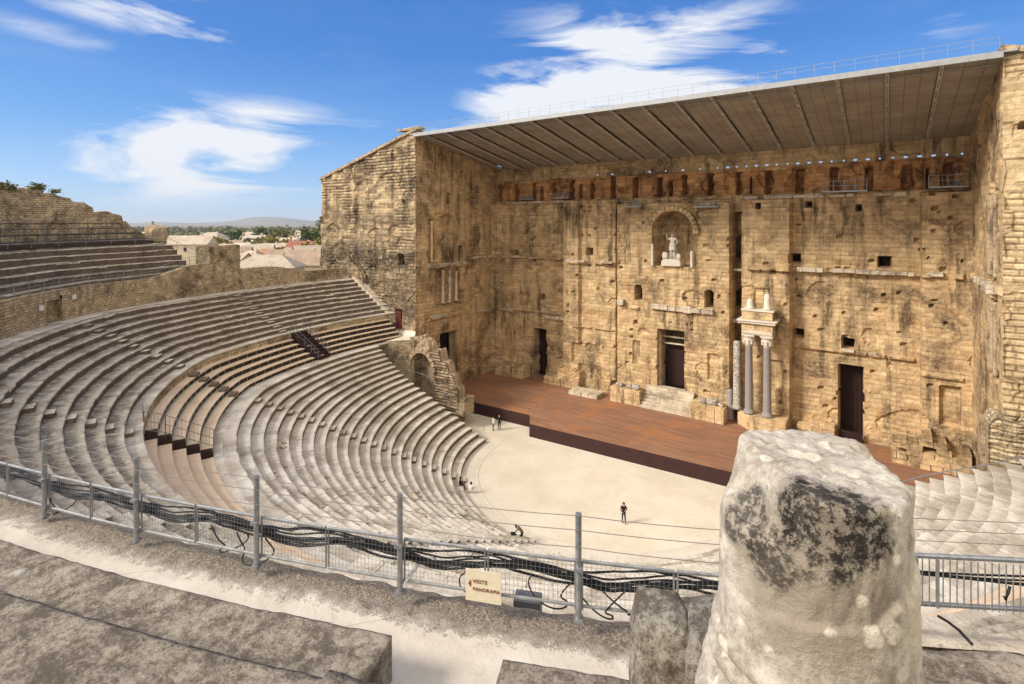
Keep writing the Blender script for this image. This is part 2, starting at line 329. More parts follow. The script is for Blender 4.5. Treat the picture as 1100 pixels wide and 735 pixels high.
def roofcloth():
    m = NT('roof_lining', .9); uv = m.coord('UV'); br = m.brick(uv, 1.153, 1.9, .05, off=0); p = m.coord('POS'); a = m.noise(p, .35, 5, .6)
    c = m.mix(m.math('MULTIPLY_ADD', a, 3, -1, clamp=True), (.38, .335, .275), (.27, .235, .19))
    c = m.mix(m.math('MULTIPLY', br.outputs['Fac'], .55), c, (.12, .09, .07))
    m.out(c)
roofcloth()
def tiles(name, a, b):
    m = NT(name, .9); uv = m.coord('UV'); br = m.brick(uv, .45, .5, .06); p = m.coord('POS'); n = m.noise(p, .5, 5, .7)
    c = m.mix(m.math('MULTIPLY_ADD', n, 4, -1.5, clamp=True), a, b); c = m.mix(m.math('MULTIPLY', br.outputs['Color'], .3), c, (b[0]*.6, b[1]*.6, b[2]*.6))
    c = m.mix(m.math('MULTIPLY', br.outputs['Fac'], .5), c, (a[0]*.3, a[1]*.3, a[2]*.3)); m.out(c, m.bump(n, .5, .05))
tiles('tile_orange', (.52, .25, .13), (.42, .20, .11)); tiles('tile_pale', (.62, .53, .42), (.46, .37, .27)); tiles('tile_red', (.38, .15, .10), (.30, .12, .085)); tiles('tile_brown', (.46, .35, .25), (.33, .24, .17))
plain('render_cream', (.66, .55, .39), .9, 0, .15, .6); plain('render_white', (.74, .68, .58), .9, 0, .12, .6); plain('render_ochre', (.58, .40, .22), .9, 0, .2, .6)
def leafmat(name, a, b):
    m = NT(name, .8); p = m.coord('POS'); n = m.noise(p, 1.5, 4, .7)
    o = m.N('ShaderNodeObjectInfo'); c = m.mix(m.math('MULTIPLY_ADD', n, 3, -1, clamp=True), a, b); m.out(c)
leafmat('leaf_dark', (.035, .055, .02), (.07, .09, .03)); leafmat('leaf_olive', (.10, .11, .04), (.16, .15, .05)); leafmat('leaf_yellow', (.20, .19, .04), (.26, .20, .05))
def groundmat():
    m = NT('ground_soil', .95); p = m.coord('POS'); a = m.noise(p, .02, 8, .6); b = m.noise(p, .3, 6, .6)
    c = m.mix(m.math('MULTIPLY_ADD', a, 5, -2.2, clamp=True), (.26, .21, .14), (.10, .12, .05)); c = m.mix(m.math('MULTIPLY', b, .4), c, (.2, .16, .1)); m.out(c, m.bump(b, .5, .1))
    m = NT('hill_far', 1.0); p = m.coord('POS'); a = m.noise(p, .001, 6, .6); m.out(m.mix(a, (.13, .14, .10), (.24, .22, .18)))
    m = NT('walkway_pale', .93); p = m.coord('POS'); uv = m.coord('UV')
    a = m.noise(p, 1.2, 6, .6, .4); b = m.noise(p, 7, 7, .72); d = m.noise(p, 40, 4, .7)
    sx = m.N('ShaderNodeSeparateXYZ'); m.put(sx, 0, uv)      # uv.y = metres from the outer kerb edge
    base = m.mix(m.math('MULTIPLY_ADD', a, 3, -1, clamp=True), (.62, .56, .475), (.50, .44, .36))
    edge = m.math('SUBTRACT', m.math('MULTIPLY_ADD', m.math('ADD', m.math('MULTIPLY', b, .6), m.math('MULTIPLY', a, .4)), .85, .16), sx.outputs[1]); edge = m.math('MULTIPLY_ADD', edge, 4, m.math('MULTIPLY_ADD', d, 2.2, -1.1), clamp=True)
    dirt = m.mix(m.math('MULTIPLY_ADD', d, 5, -2.2, clamp=True), (.17, .13, .09), (.44, .37, .28)); dirt = m.mix(m.math('MULTIPLY_ADD', b, 6, -3.4, clamp=True), dirt, (.06, .045, .03))
    c = m.mix(edge, base, dirt)
    c = m.mix(m.math('MULTIPLY', m.math('MULTIPLY_ADD', b, 5, -2.9, clamp=True), .35), c, (.28, .22, .15))
    c = m.mix(m.math('MULTIPLY', m.math('MULTIPLY_ADD', d, 6, -3.6, clamp=True), .4), c, (.30, .24, .17))
    br = m.brick(uv, 3.1, 9, .008); c = m.mix(m.math('MULTIPLY', br.outputs['Fac'], .6), c, (.15, .11, .07))
    h = m.math('ADD', m.math('MULTIPLY', b, m.math('MULTIPLY_ADD', edge, 1.2, .15)), m.math('MULTIPLY', d, .25)); m.out(c, m.bump(h, .9, .03))
groundmat()
M = MATS

# ------------------------------------------------------------ object helpers
def tag(o, label=None, cat=None, group=None, kind=None):
    if label: o['label'] = label
    if cat: o['category'] = cat
    if group: o['group'] = group
    if kind: o['kind'] = kind
    return o
def empty(name, loc, label, cat, group=None, rz=0):
    o = bpy.data.objects.new(name, None); COL.objects.link(o); o.location = loc; o.rotation_euler = (0, 0, rz); o.empty_display_size = .3
    return tag(o, label, cat, group)
def world_of(o):
    m = Matrix.Translation(o.location) @ o.rotation_euler.to_matrix().to_4x4()
    return world_of(o.parent) @ m if o.parent else m
class MB:                                 # collects geometry in world coordinates
    def __init__(s): s.v = []; s.f = []; s.mi = []; s.uv = []
    def add(s, vs, fs, mi=0, uvs=None):
        b = len(s.v); s.v += [tuple(v) for v in vs]
        for i, f in enumerate(fs):
            s.f.append(tuple(b+j for j in f)); s.mi.append(mi if isinstance(mi, int) else mi[i])
            s.uv.append([uvs[j] for j in f] if uvs is not None else None)
    def box(s, c, size, rz=0, mi=0, jit=0, rx=0, ry=0):
        hx, hy, hz = size[0]/2, size[1]/2, size[2]/2
        m = Matrix.Translation(c) @ Matrix.Rotation(rz, 4, 'Z') @ Matrix.Rotation(ry, 4, 'Y') @ Matrix.Rotation(rx, 4, 'X')
        vs = [m @ Vector((x*hx+rnd.uniform(-jit, jit), y*hy+rnd.uniform(-jit, jit), z*hz+rnd.uniform(-jit, jit))) for x in (-1, 1) for y in (-1, 1) for z in (-1, 1)]
        s.add(vs, [(0, 1, 3, 2), (4, 6, 7, 5), (0, 4, 5, 1), (2, 3, 7, 6), (0, 2, 6, 4), (1, 5, 7, 3)], mi)
    def b2(s, a, b, mi=0, jit=0):         # box from two corners
        s.box(tuple((a[i]+b[i])/2 for i in range(3)), tuple(abs(b[i]-a[i]) for i in range(3)), 0, mi, jit)
    def tube(s, pts, r, n=6, mi=0, cap=True):
        pts = [Vector(p) for p in pts]; rs = r if isinstance(r, (list, tuple)) else [r]*len(pts)
        vs = []; L = len(pts)
        for i, p in enumerate(pts):
            t = (pts[min(i+1, L-1)]-pts[max(i-1, 0)]).normalized()
            a = Vector((0, 0, 1)) if abs(t.z) < .9 else Vector((1, 0, 0))
            u = t.cross(a).normalized(); w = t.cross(u).normalized()
            for k in range(n):
                th = 2*math.pi*(k+.5)/n; vs.append(p+(u*math.cos(th)+w*math.sin(th))*rs[i])
        fs = [(i*n+k, i*n+(k+1) % n, (i+1)*n+(k+1) % n, (i+1)*n+k) for i in range(L-1) for k in range(n)]
        if cap: fs += [tuple(range(n))[::-1], tuple((L-1)*n+k for k in range(n))]
        s.add(vs, fs, mi)
    def lathe(s, c, prof, n=20, mi=0, squash=(1, 1), rot=0):
        vs = []
        for (r, z) in prof:
            for k in range(n):
                th = 2*math.pi*k/n+rot; vs.append((c[0]+r*math.cos(th)*squash[0], c[1]+r*math.sin(th)*squash[1], c[2]+z))
        L = len(prof)
        fs = [(i*n+k, i*n+(k+1) % n, (i+1)*n+(k+1) % n, (i+1)*n+k) for i in range(L-1) for k in range(n)]
        fs += [tuple(range(n))[::-1], tuple((L-1)*n+k for k in range(n))]
        s.add(vs, fs, mi)
    def prism(s, poly, z0, z1, mi=0):
        n = len(poly); vs = [(p[0], p[1], z0) for p in poly]+[(p[0], p[1], z1) for p in poly]
        fs = [tuple(range(n))[::-1], tuple(range(n, 2*n))]+[(i, (i+1) % n, n+(i+1) % n, n+i) for i in range(n)]
        s.add(vs, fs, mi)
    def grid(s, P, UV=None, mi=0, keep=None, flip=False):      # P[i][j]
        I, J = len(P), len(P[0]); vs = [p for row in P for p in row]
        uv = [q for row in UV for q in row] if UV is not None else None
        fs = []; mm = []
        for i in range(I-1):
            for j in range(J-1):
                if keep is not None and not keep[i][j]: continue
                q = (i*J+j, (i+1)*J+j, (i+1)*J+j+1, i*J+j+1)
                fs.append(q[::-1] if flip else q); mm.append(mi if isinstance(mi, int) else mi[i][j])
        s.add(vs, fs, mm, uv)
    def build(s, name, mats, parent=None, smooth=False, bevel=0, recalc=False, origin=None):
        if not isinstance(mats, (list, tuple)): mats = [mats]
        me = bpy.data.meshes.new(name)
        used = sorted({i for f in s.f for i in f}); mp_ = {j: i for i, j in enumerate(used)}
        V = [s.v[i] for i in used]; Fc = [tuple(mp_[i] for i in f) for f in s.f]
        me.from_pydata(V, [], Fc); me.update()
        for m_ in mats: me.materials.append(M[m_] if isinstance(m_, str) else m_)
        me.polygons.foreach_set('material_index', s.mi)
        if smooth: me.polygons.foreach_set('use_smooth', [True]*len(s.f))
        uvl = me.uv_layers.new(name='UVMap'); buf = np.zeros(len(me.loops)*2, dtype=np.float32); k = 0
        for pi, p in enumerate(me.polygons):
            q = s.uv[pi]
            if q is None:
                nrm = p.normal
                ax = 2 if abs(nrm.z) > .6 else (0 if abs(nrm.x) > abs(nrm.y) else 1)
                for vi in p.vertices:
                    c = V[vi]
                    uvp = (c[0], c[1]) if ax == 2 else ((c[1], c[2]) if ax == 0 else (c[0], c[2]))
                    buf[k] = uvp[0]; buf[k+1] = uvp[1]; k += 2
            else:
                for c in q: buf[k] = c[0]; buf[k+1] = c[1]; k += 2
        uvl.data.foreach_set('uv', buf)
        if recalc:
            bm = bmesh.new(); bm.from_mesh(me); bmesh.ops.recalc_face_normals(bm, faces=bm.faces); bm.to_mesh(me); bm.free()
        o = bpy.data.objects.new(name, me); COL.objects.link(o)
        if origin is not None:
            me.transform(Matrix.Translation(-Vector(origin))); o.location = origin
        if parent is not None:
            o.parent = parent
            me.transform(world_of(parent).inverted())
        if bevel:
            b = o.modifiers.new('bevel', 'BEVEL'); b.width = bevel; b.segments = 2; b.limit_method = 'ANGLE'
        return o
def copy_tree(o, parent=None):
    c = o.copy(); COL.objects.link(c); c.parent = parent
    for ch in list(o.children): copy_tree(ch, c)
    return c
def ico_rock(mb, c, size, seed=0, sub=3, mi=0, rough=.18, block=.6):
    bm = bmesh.new(); bmesh.ops.create_icosphere(bm, subdivisions=sub, radius=1)
    vs = []
    for v in bm.verts:
        p = v.co.copy(); q = Vector([math.copysign(abs(t)**block, t) for t in p])
        k = 1+rough*fbm(p.x*1.5+seed, p.y*1.5, p.z*1.5)
        vs.append((c[0]+q.x*k*size[0]/2*.95, c[1]+q.y*k*size[1]/2*.95, c[2]+q.z*k*size[2]/2*.95))
    mb.add(vs, [tuple(v.index for v in f.verts) for f in bm.faces], mi); bm.free()

# ------------------------------------------------------------ ground, hills, orchestra
def struct(o): return tag(o, kind='structure')
mb = MB(); n = 48; rr = [0, 120, 300, 800, 2500, 8000, 20000]
P = [[(r*math.cos(2*math.pi*k/n), r*math.sin(2*math.pi*k/n)+50, -.35) for k in range(n+1)] for r in rr]
mb.grid(P, mi=0); struct(mb.build('ground', 'ground_soil', recalc=False))
# low wooded plain and blue hill on the horizon (real ridges with depth)
def ridge(name, px0, px1, Z, hfun, depth, seed):
    mb = MB(); P = []
    N = 60
    for j in range(9):
        v = j/8; row = []
        for i in range(N+1):
            px = px0+(px1-px0)*i/N; d = F2+R2*((px-550)/565.0); zz = Z+depth*(v-.5)
            h = hfun(px)*math.sin(math.pi*v)**.8*(1+.12*fbm(px*.05, v*3, seed)) if 0 < v < 1 else -2
            row.append((CX+zz*d.x, CY+zz*d.y, max(h, -2)))
        P.append(row)
    mb.grid(P); return struct(mb.build(name, 'hill_far', smooth=True))
def g(x, m, s): return math.exp(-((x-m)/s)**2)
ridge('hill', 120, 480, 9500, lambda p: 26+55*g(p, 290, 55)+60*g(p, 283, 28)+18*g(p, 330, 40)+22*g(p, 170, 22), 3000, 1)

def annulus(mb, fin, fout, a0, a1, n, z, zr=0):
    P = []; UV = []
    for i in range(n+1):
        a = a0+(a1-a0)*i/n; P.append([fin(a), fout(a)]); UV.append([(i*.5, 0), (i*.5, 2)])
    mb.grid(P, UV)
OC = (-.4, 50.4)
mb = MB(); n = 120; P = []
for j in range(9):
    r = 15.3*j/8
    P.append([(OC[0]-r*math.cos(2*math.pi*k/n), OC[1]-r*math.sin(2*math.pi*k/n), 0.0) for k in range(n+1)])
mb.grid(P, flip=False)
mb.b2((-36, 50.3, -.3), (33, 56.6, -.004)); struct(mb.build('orchestra_floor', 'pale_sand'))
mb = MB(); P = []; UV = []
for k in range(n+1):
    a = 2.0+176*k/n
    def q(r, z): return (OC[0]-r*math.cos(R_(a)), OC[1]-r*math.sin(R_(a)), z)
    P.append([q(13.15, .004), q(13.2, .03), q(13.35, .03), q(13.37, .012), q(15.2, .012)]); UV.append([(k*.4, 0), (k*.4, .05), (k*.4, .2), (k*.4, .22), (k*.4, 2)])
mb.grid(P, UV); struct(mb.build('orchestra_paving', 'paving_ring', recalc=True))

# ------------------------------------------------------------ the bowl of seats
def seat_row(R0, R1, z0, z1, a0, a1, mats, parent, name='seat_row', blk=1.25, jr=.012, jz=.010, nose=.03, worn=None, seed=0, zf=ring, caps=True, base=None, mi_fix=None, gaps=()):
    """one curved stone step: riser at R0 from z0 to z1, tread to R1"""
    mb = MB(); L = R_(a1-a0)*R0; nb = max(2, int(L/blk)); r_ = random.Random(seed*7+3)
    sub = 3 if R0 < 30 else 4
    Pr = []; UV = []
    bump_edges = [a0]
    w = [r_.uniform(.7, 1.3) for _ in range(nb)]; tw = sum(w)
    for k in w: bump_edges.append(bump_edges[-1]+(a1-a0)*k/tw)
    last = None
    for b in range(nb):
        A, B = bump_edges[b], bump_edges[b+1]; wf = worn((A+B)/2) if worn else 0
        dr = r_.uniform(-jr, jr)*(1+5*wf); dz = r_.uniform(-jz, jz)*(1+6*wf)
        tilt = r_.uniform(-1, 1)*.012*(1+3*wf); chip = r_.random() < .06+.25*wf
        if r_.random() < .10*wf*2: dz -= .15*r_.random()
        for i in range(sub+1):
            t = i/sub; a = A+(B-A)*(.004+.992*t)
            e = (.016*(1+4*wf))*fbm(R0*3+a*.9, a*R0*.06, seed*.3, 3)
            ch = (.09*(1 if i in (0, sub) else .2) if chip else 0)
            zt = z1+dz+tilt*(t-.5)
            bev = .022+.06*wf+ch*.6
            row = [zf(R0+dr+e*.3+nose*.6, a, z0-.02), zf(R0+dr+nose*.6+e, a, z1-.14+dz), zf(R0+dr-nose+e, a, z1-.11+dz), zf(R0+dr-nose+e+ch*.3, a, zt-bev*.8), zf(R0+dr-nose+bev+e+ch, a, zt-.004),
                   zf(R0+dr+.32, a, zt-.012*(1+3*wf)+e*.3), zf((R0+R1)/2+.12, a, zt-.015*(1+4*wf)+e*.4), zf(R1+.08, a, zt+e*.2)]
            s_ = R_(a-a0)*R0
            H = z1-z0
            Pr.append(row); UV.append([(s_, 0), (s_, H-.14), (s_, H-.1), (s_, H-.04), (s_, H), (s_, H+.3), (s_, H+.5), (s_, H+.95)])
    I = len(Pr)
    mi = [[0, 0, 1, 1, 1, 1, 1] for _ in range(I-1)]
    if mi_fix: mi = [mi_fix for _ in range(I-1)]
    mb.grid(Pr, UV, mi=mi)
    if caps:
        for row in (Pr[0], Pr[-1]):
            zb = base if base is not None else 0.0
            q = [row[0], row[1], row[3], row[4], row[6], row[7]]
            vs = q+[(row[7][0], row[7][1], zb-.1), (row[0][0], row[0][1], zb-.1)]
            mb.add(vs, [tuple(range(8))], 0)
    return mb.build(name, mats, parent)

def stair_flight(parent, rows, afun, width, mats, seed=0, zf=ring, name='stair', hf=.5):
    mb = MB(); r_ = random.Random(seed)
    for (R0, z0, z1) in rows:
        a = afun(R0); da = math.degrees(width/2/R0)
        h = (z1-z0)*hf; dp = .46+r_.uniform(-.03, .03)
        q = []
        for aa in (a-da, a+da):
            for rr_ in (R0-dp, R0+.05):
                for zz in (z0-.05, z0+h+r_.uniform(-.015, .015)): q.append(zf(rr_, aa, zz))
        mb.add(q, [(0, 1, 3, 2), (4, 6, 7, 5), (0, 4, 5, 1), (2, 3, 7, 6), (0, 2, 6, 4), (1, 5, 7, 3)], [0, 0, 0, 0, 0, 1])
    return mb.build(name, mats, parent, bevel=.015)

def st_a(R): return 42+(R-15)/25*4
def st_b(R): return 90.3+(R-15.2)/18*3.2
def st_c(R): return 136.0
# lower seats
low = empty('lower_seating', ring(25, 60, 0), 'lower bowl of pale worn stone seat rows curving round the sandy orchestra', 'stone seating')
def wornlow(a): return .55*sst((a-50)/22)*sst((190-a)/20)
LR = []
for k in range(21):
    R0 = 14.95+.92*k; z0 = .45*k; LR.append((R0, z0, z0+.45))
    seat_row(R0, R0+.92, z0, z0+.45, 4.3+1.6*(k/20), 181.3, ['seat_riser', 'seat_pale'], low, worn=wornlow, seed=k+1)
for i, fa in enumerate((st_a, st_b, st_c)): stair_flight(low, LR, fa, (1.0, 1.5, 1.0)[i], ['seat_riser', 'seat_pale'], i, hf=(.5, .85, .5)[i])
# walk behind the lower seats
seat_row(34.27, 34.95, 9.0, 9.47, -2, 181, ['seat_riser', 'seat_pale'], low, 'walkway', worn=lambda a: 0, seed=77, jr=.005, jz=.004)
mb = MB()
for ag in (5.9, 181.3):       # retaining wall closing the ends of the lower rows
    pass

# timber benches
def bench_block(label, a0, a1, z_off, open_, seed, nr=5, steps_at=None):
    e = empty('timber_benches', ring(36.5, (a0+a1)/2, 9.5), label, 'wooden benches', 'brown timber bench blocks in the gap between the seats')
    for k in range(nr):
        R0 = 34.85+.80*k; zt = 9.9+.49*k+z_off; L = R_(a1-a0)*R0; n = max(4, int(L/1.3))
        mb = MB(); P = []; UV = []
        for i in range(n+1):
            a = a0+(a1-a0)*i/n; s_ = R_(a-a0)*R0
            P.append([ring(R0+.02, a, zt-.09), ring(R0, a, zt-.08), ring(R0, a, zt), ring(R0+.80+(.02 if open_ else .06), a, zt), ring(R0+.80, a, zt-.07)]); UV.append([(s_, -.05), (s_, -.04), (s_, 0), (s_, .46), (s_, .55)])
        mb.grid(P, UV)
        for row in (P[0], P[-1]): mb.add(row[1:]+[], [(0, 1, 2, 3)], 0)
        mb.build('bench_row', 'bench_boards', e)
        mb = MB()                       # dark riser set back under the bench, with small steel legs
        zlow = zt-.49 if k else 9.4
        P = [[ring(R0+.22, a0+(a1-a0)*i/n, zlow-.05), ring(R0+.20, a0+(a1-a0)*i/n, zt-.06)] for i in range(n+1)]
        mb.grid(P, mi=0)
        if open_:
            for i in range(0, n+1):
                a = a0+(a1-a0)*min(i+.3, n-.1)/n; mb.tube([ring(R0+.05, a, zlow), ring(R0+.05, a, zt-.05)], .03, 4, 1)
        for a in (a0, a1):
            q = [ring(R0+.05, a, zlow-.3), ring(R0+.05, a, zt-.05), ring(R0+.80, a, zt-.05), ring(R0+.80, a, zlow-.3)]; mb.add(q, [(0, 1, 2, 3)], 0)
        mb.build('bench_frame', ['bench_dark', 'galvanised_steel'], e)
        if steps_at:
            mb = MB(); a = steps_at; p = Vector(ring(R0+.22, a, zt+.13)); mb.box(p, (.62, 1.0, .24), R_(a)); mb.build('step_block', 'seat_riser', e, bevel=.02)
    return e
bench_block('short far block of brown timber benches at the tower end, left of the ramp', -1.5, 18.2, 0, True, 1)
bench_block('long raised block of brown timber benches with dark open risers, middle of the far side', 22.5, 66.3, 0, True, 2, steps_at=46)
bench_block('low brown timber benches curving behind the near fence with faded boards', 67.6, 176, -.42, False, 3)

# upper seats
upp = empty('upper_seating', ring(44, 60, 12), 'upper bowl of grey lichen stained stone rows below the rubble wall', 'stone seating')
seat_row(38.75, 39.75, 11.2, 12.62, -5, 176, ['rubble_wall', 'seat_pale'], upp, 'walkway', seed=90, jr=.006, jz=.005, blk=2.0, base=9.3)
UR = []
for k in range(9):
    R0 = 39.7+.915*k; z0 = 12.6+.5*k; UR.append((R0, z0, z0+.5))
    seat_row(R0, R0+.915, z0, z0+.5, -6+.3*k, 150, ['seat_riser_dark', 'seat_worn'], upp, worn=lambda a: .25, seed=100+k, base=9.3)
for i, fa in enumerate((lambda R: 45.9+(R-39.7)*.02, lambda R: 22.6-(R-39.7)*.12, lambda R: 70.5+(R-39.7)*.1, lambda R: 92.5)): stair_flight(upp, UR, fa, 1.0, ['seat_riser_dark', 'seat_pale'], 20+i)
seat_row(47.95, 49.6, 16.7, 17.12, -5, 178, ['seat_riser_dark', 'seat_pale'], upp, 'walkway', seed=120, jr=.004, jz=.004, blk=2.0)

# stone wall round the top of the seats
def wtop(a):
    t = 18.7+.25*sst((a-4)/4)+ .95*sst((a-6)/8)
    if a > 20.5: t = 19.9+1.1*sst((a-20)/3)*sst((33-a)/8)+.15*sst((a-30)/20)
    return t+1.5*sst((a-62)/35)
def arc_wall(name, R, thick, z0, topf, a0, a1, mat, label, cat, step=.35, rough=.05, hole=None, zf=ring, dz=.35, seed=0, parent=None, toprough=.06):
    mb = MB(); n = int(R_(a1-a0)*R/step); P = []; UV = []; keep = []
    H = max(topf(a0+(a1-a0)*i/n) for i in range(n+1))-z0; nz_ = max(2, int(H/dz))
    for i in range(n+1):
        a = a0+(a1-a0)*i/n; top = topf(a)+toprough*n1(a*2.1, seed, 1)*2; s_ = R_(a)*R; row = []; u = []
        for j in range(nz_+1):
            z = z0+(top-z0)*j/nz_; e = rough*fbm(s_*.7, z*.9, seed+3.3); row.append(zf(R+e, a, z)); u.append((s_, z))
        for (dr, tz) in ((thick*.4, top+.04*n1(s_*2, 9)), (thick, top-.02)): row.append(zf(R+dr, a, tz)); u.append((s_, top+dr))
        row.append(zf(R+thick, a, z0-.2)); u.append((s_, z0)); P.append(row); UV.append(u)
        keep.append([not (hole and hole(a, z0+(top-z0)*(j+.5)/nz_)) for j in range(nz_)]+[True]*3)
    mb.grid(P, UV, keep=keep)
    for row in (P[0], P[-1]): mb.add(row, [tuple(range(len(row)))], 0)
    o = mb.build(name, mat, parent)
    if label: tag(o, label, cat)
    return o
hole = lambda a, z: 44.6 < a < 47.3 and z < 19.3
ww = arc_wall('rubble_wall', 49.35, .7, 17.0, wtop, -1, 80, 'rubble_wall', 'curved brown rubble wall with dark doorway behind the top row of seats', 'stone wall', hole=hole)
mb = MB()                                       # doorway recess
for (a, b) in ((44.6, 44.6), (47.3, 47.3)):
    mb.add([ring(49.35, a, 17), ring(49.35, a, 19.4), ring(51.5, a, 19.4), ring(51.5, a, 17)], [(0, 1, 2, 3)])
mb.add([ring(51.5, 44.4, 17), ring(51.5, 44.4, 19.5), ring(51.5, 47.5, 19.5), ring(51.5, 47.5, 17)], [(0, 1, 2, 3)])
mb.add([ring(49.35, 44.5, 19.35), ring(51.5, 44.5, 19.35), ring(51.5, 47.4, 19.35), ring(49.35, 47.4, 19.35)], [(0, 1, 2, 3)])
mb.build('doorway', 'rubble_wall', ww)
mb = MB()
for (px, py) in ((45, 328), (74, 322)):
    a_ = 48.5 if px == 45 else 43.3; p = ring(49.22, a_, 18.75 if px == 45 else 19.1); mb.box(p, (.12, .42, .42), R_(a_))
mb.build('notice_board', 'white_cloth', ww)
# railing along the top of the wall
def railing(name, pts, h, label, cat, group=None, mat='galvanised_steel', r=.03, mids=2, every=1, down=0.0, parent=None):
    e = empty(name, pts[0], label, cat, group) if parent is None else parent
    mb = MB()
    for i, p in enumerate(pts):
        if i % every: continue
        mb = MB(); mb.tube([(p[0], p[1], p[2]-down), (p[0], p[1], p[2]+h)], r, 5); mb.build('rail_post', mat, e)
    mb = MB()
    for k in range(mids+1):
        f = 1-k/(mids+.6); mb.tube([(p[0], p[1], p[2]+h*f) for p in pts], r*(1 if k == 0 else .7), 5)
    mb.build('handrail', mat, e); return e
railing('wall_railing', [ring(49.25, a, wtop(a)+.0) for a in np.arange(24.5, 70, 2.35)], 1.1, 'grey steel railing running along the top of the curved rubble wall', 'railing', down=1.1)

# top tier behind the wall
def oldz(a): return 1.5*sst((a-62)/35)
top = empty('top_seating', ring(52, 45, 20), 'five weathered dark stone rows above the rubble wall, below the scaffold', 'stone seating')
zf2 = lambda r, a, z: ring(r, a, z+oldz(a))
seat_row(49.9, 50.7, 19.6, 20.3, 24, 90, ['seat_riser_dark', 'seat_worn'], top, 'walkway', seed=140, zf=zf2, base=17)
for k in range(5):
    R0 = 50.6+.9*k; z0 = 20.3+.62*k
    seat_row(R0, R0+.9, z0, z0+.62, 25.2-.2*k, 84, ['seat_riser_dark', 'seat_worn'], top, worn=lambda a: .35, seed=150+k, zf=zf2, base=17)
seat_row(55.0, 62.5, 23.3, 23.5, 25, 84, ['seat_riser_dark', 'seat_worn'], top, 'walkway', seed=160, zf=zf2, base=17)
# stub of wall closing the top tier
mb = MB()
def stub(a0, a1, R0, R1, z0, z1, seed):
    mb = MB(); P = []; N = 10
    for i in range(N+1):
        a = a0+(a1-a0)*i/N; row = []
        for j in range(9): z = z0+(z1-z0)*j/8; row.append(ring(R0+.25*fbm(a*2, z, seed), a, z+(.2*n1(a*3, seed) if j == 8 else 0)))
        row.append(ring((R0+R1)/2, a, z1+.25*n1(a*2, seed+2))); row.append(ring(R1, a, z1-.1)); row.append(ring(R1, a, z0)); P.append(row)
    mb.grid(P)
    for row in (P[0], P[-1]): mb.add(row, [tuple(range(len(row)))])
    return mb
tag(stub(17.5, 22.6, 50.4, 52.6, 16.5, 23.1, 4).build('broken_wall', 'rubble_wall'), 'broken upright stone stub at the end of the top tier beside the town view', 'stone wall')
rp = [ring(50.2, 25.4+.0*i, 23.9) for i in range(1)]
railing('stair_railing', [Vector(ring(56-1.05*i, 25.2-.55*i, 23.9-.62*i)) for i in range(7)], 1.0, 'sloping pale steel handrail down the end of the top tier', 'railing', mids=1, every=2)

# metal scaffold stand on the top tier
sc = empty('scaffold_stand', ring(57.5, 45, 23.5), 'dark scaffold seating stand on the top tier below the ruined wall', 'scaffold')
mb = MB(); an = list(np.arange(26.5, 62, 2.1))
for a in an:
    for R, z1 in ((56.2, 24.2), (57.6, 25.0), (59.0, 25.8)): mb = MB(); mb.tube([ring(R, a, 23.5), ring(R, a, z1+.55)], .05, 4); mb.build('upright', 'painted_steel', sc)
for R, z in ((55.5, 24.15), (56.9, 24.8), (58.3, 25.4), (59.6, 26.0)):
    mb = MB(); P = [[ring(R, a, z), ring(R, a, z+.09), ring(R+.55, a, z+.09), ring(R+.55, a, z)] for a in an]; mb.grid(P); mb.build('plank', 'bench_dark', sc)
mb = MB()
for i in range(len(an)-1):
    mb.tube([ring(56.2, an[i], 25.6), ring(56.2, an[i+1], 23.9)], .04, 4)
    for z in (24.3, 24.95, 25.6): mb.tube([ring(56.2, an[i], z), ring(56.2, an[i+1], z)], .035, 4)
mb.build('brace', 'painted_steel', sc)
mb = MB(); P = [[ring(54.9, a, 23.55), ring(54.85, a, 23.95), ring(56.1, a, 24.0)] for a in an]; mb.grid(P); mb.build('platform', 'bench_dark', sc)
railing('platform_railing', [ring(54.8, a, 23.7) for a in np.arange(26, 62, 2.9)], .45, 'low pale tube rail along the front edge of the scaffold stand', 'railing', mids=0)
# ruined outer wall on the hill
def rtop(a):
    pts = [(21.5, 24.3), (22.5, 24.9), (23.6, 25.6), (25, 27.0), (26.5, 27.6), (27.6, 27.3), (28.3, 28.3), (30, 28.9), (32, 29.5), (35, 30.0), (40, 30.3), (60, 30.4)]
    return float(np.interp(a, [p[0] for p in pts], [p[1] for p in pts]))
arc_wall('ruined_wall', 62, 1.6, 22.5, rtop, 21.6, 62, 'rubble_wall', 'tall ruined rubble wall with jagged sloping top above the scaffold stand', 'stone wall', rough=.35, toprough=.32, step=.35, dz=.35, seed=5)
for (a, R, z0, w, h, s, lb) in ((21.6, 60.6, 23.0, 3.2, 2.9, 3, 'rounded rock stump of wall standing at the end of the scaffold stand'),):
    mb = MB(); ico_rock(mb, ring(R, a, z0+h*.45), (w, 2.4, h), s, 3); tag(mb.build('wall_stump', 'ruin_stone', smooth=False), lb, 'stone')
mb = MB()
P = [[ring(R, a, z) for R, z in ((57.5, 23.45), (63.4, 23.4), (80, 29.0), (110, 27), (170, 5), (240, -1))] for a in np.arange(28, 182, 4)]
mb.grid(P, flip=True); struct(mb.build('hillside', 'ground_soil'))

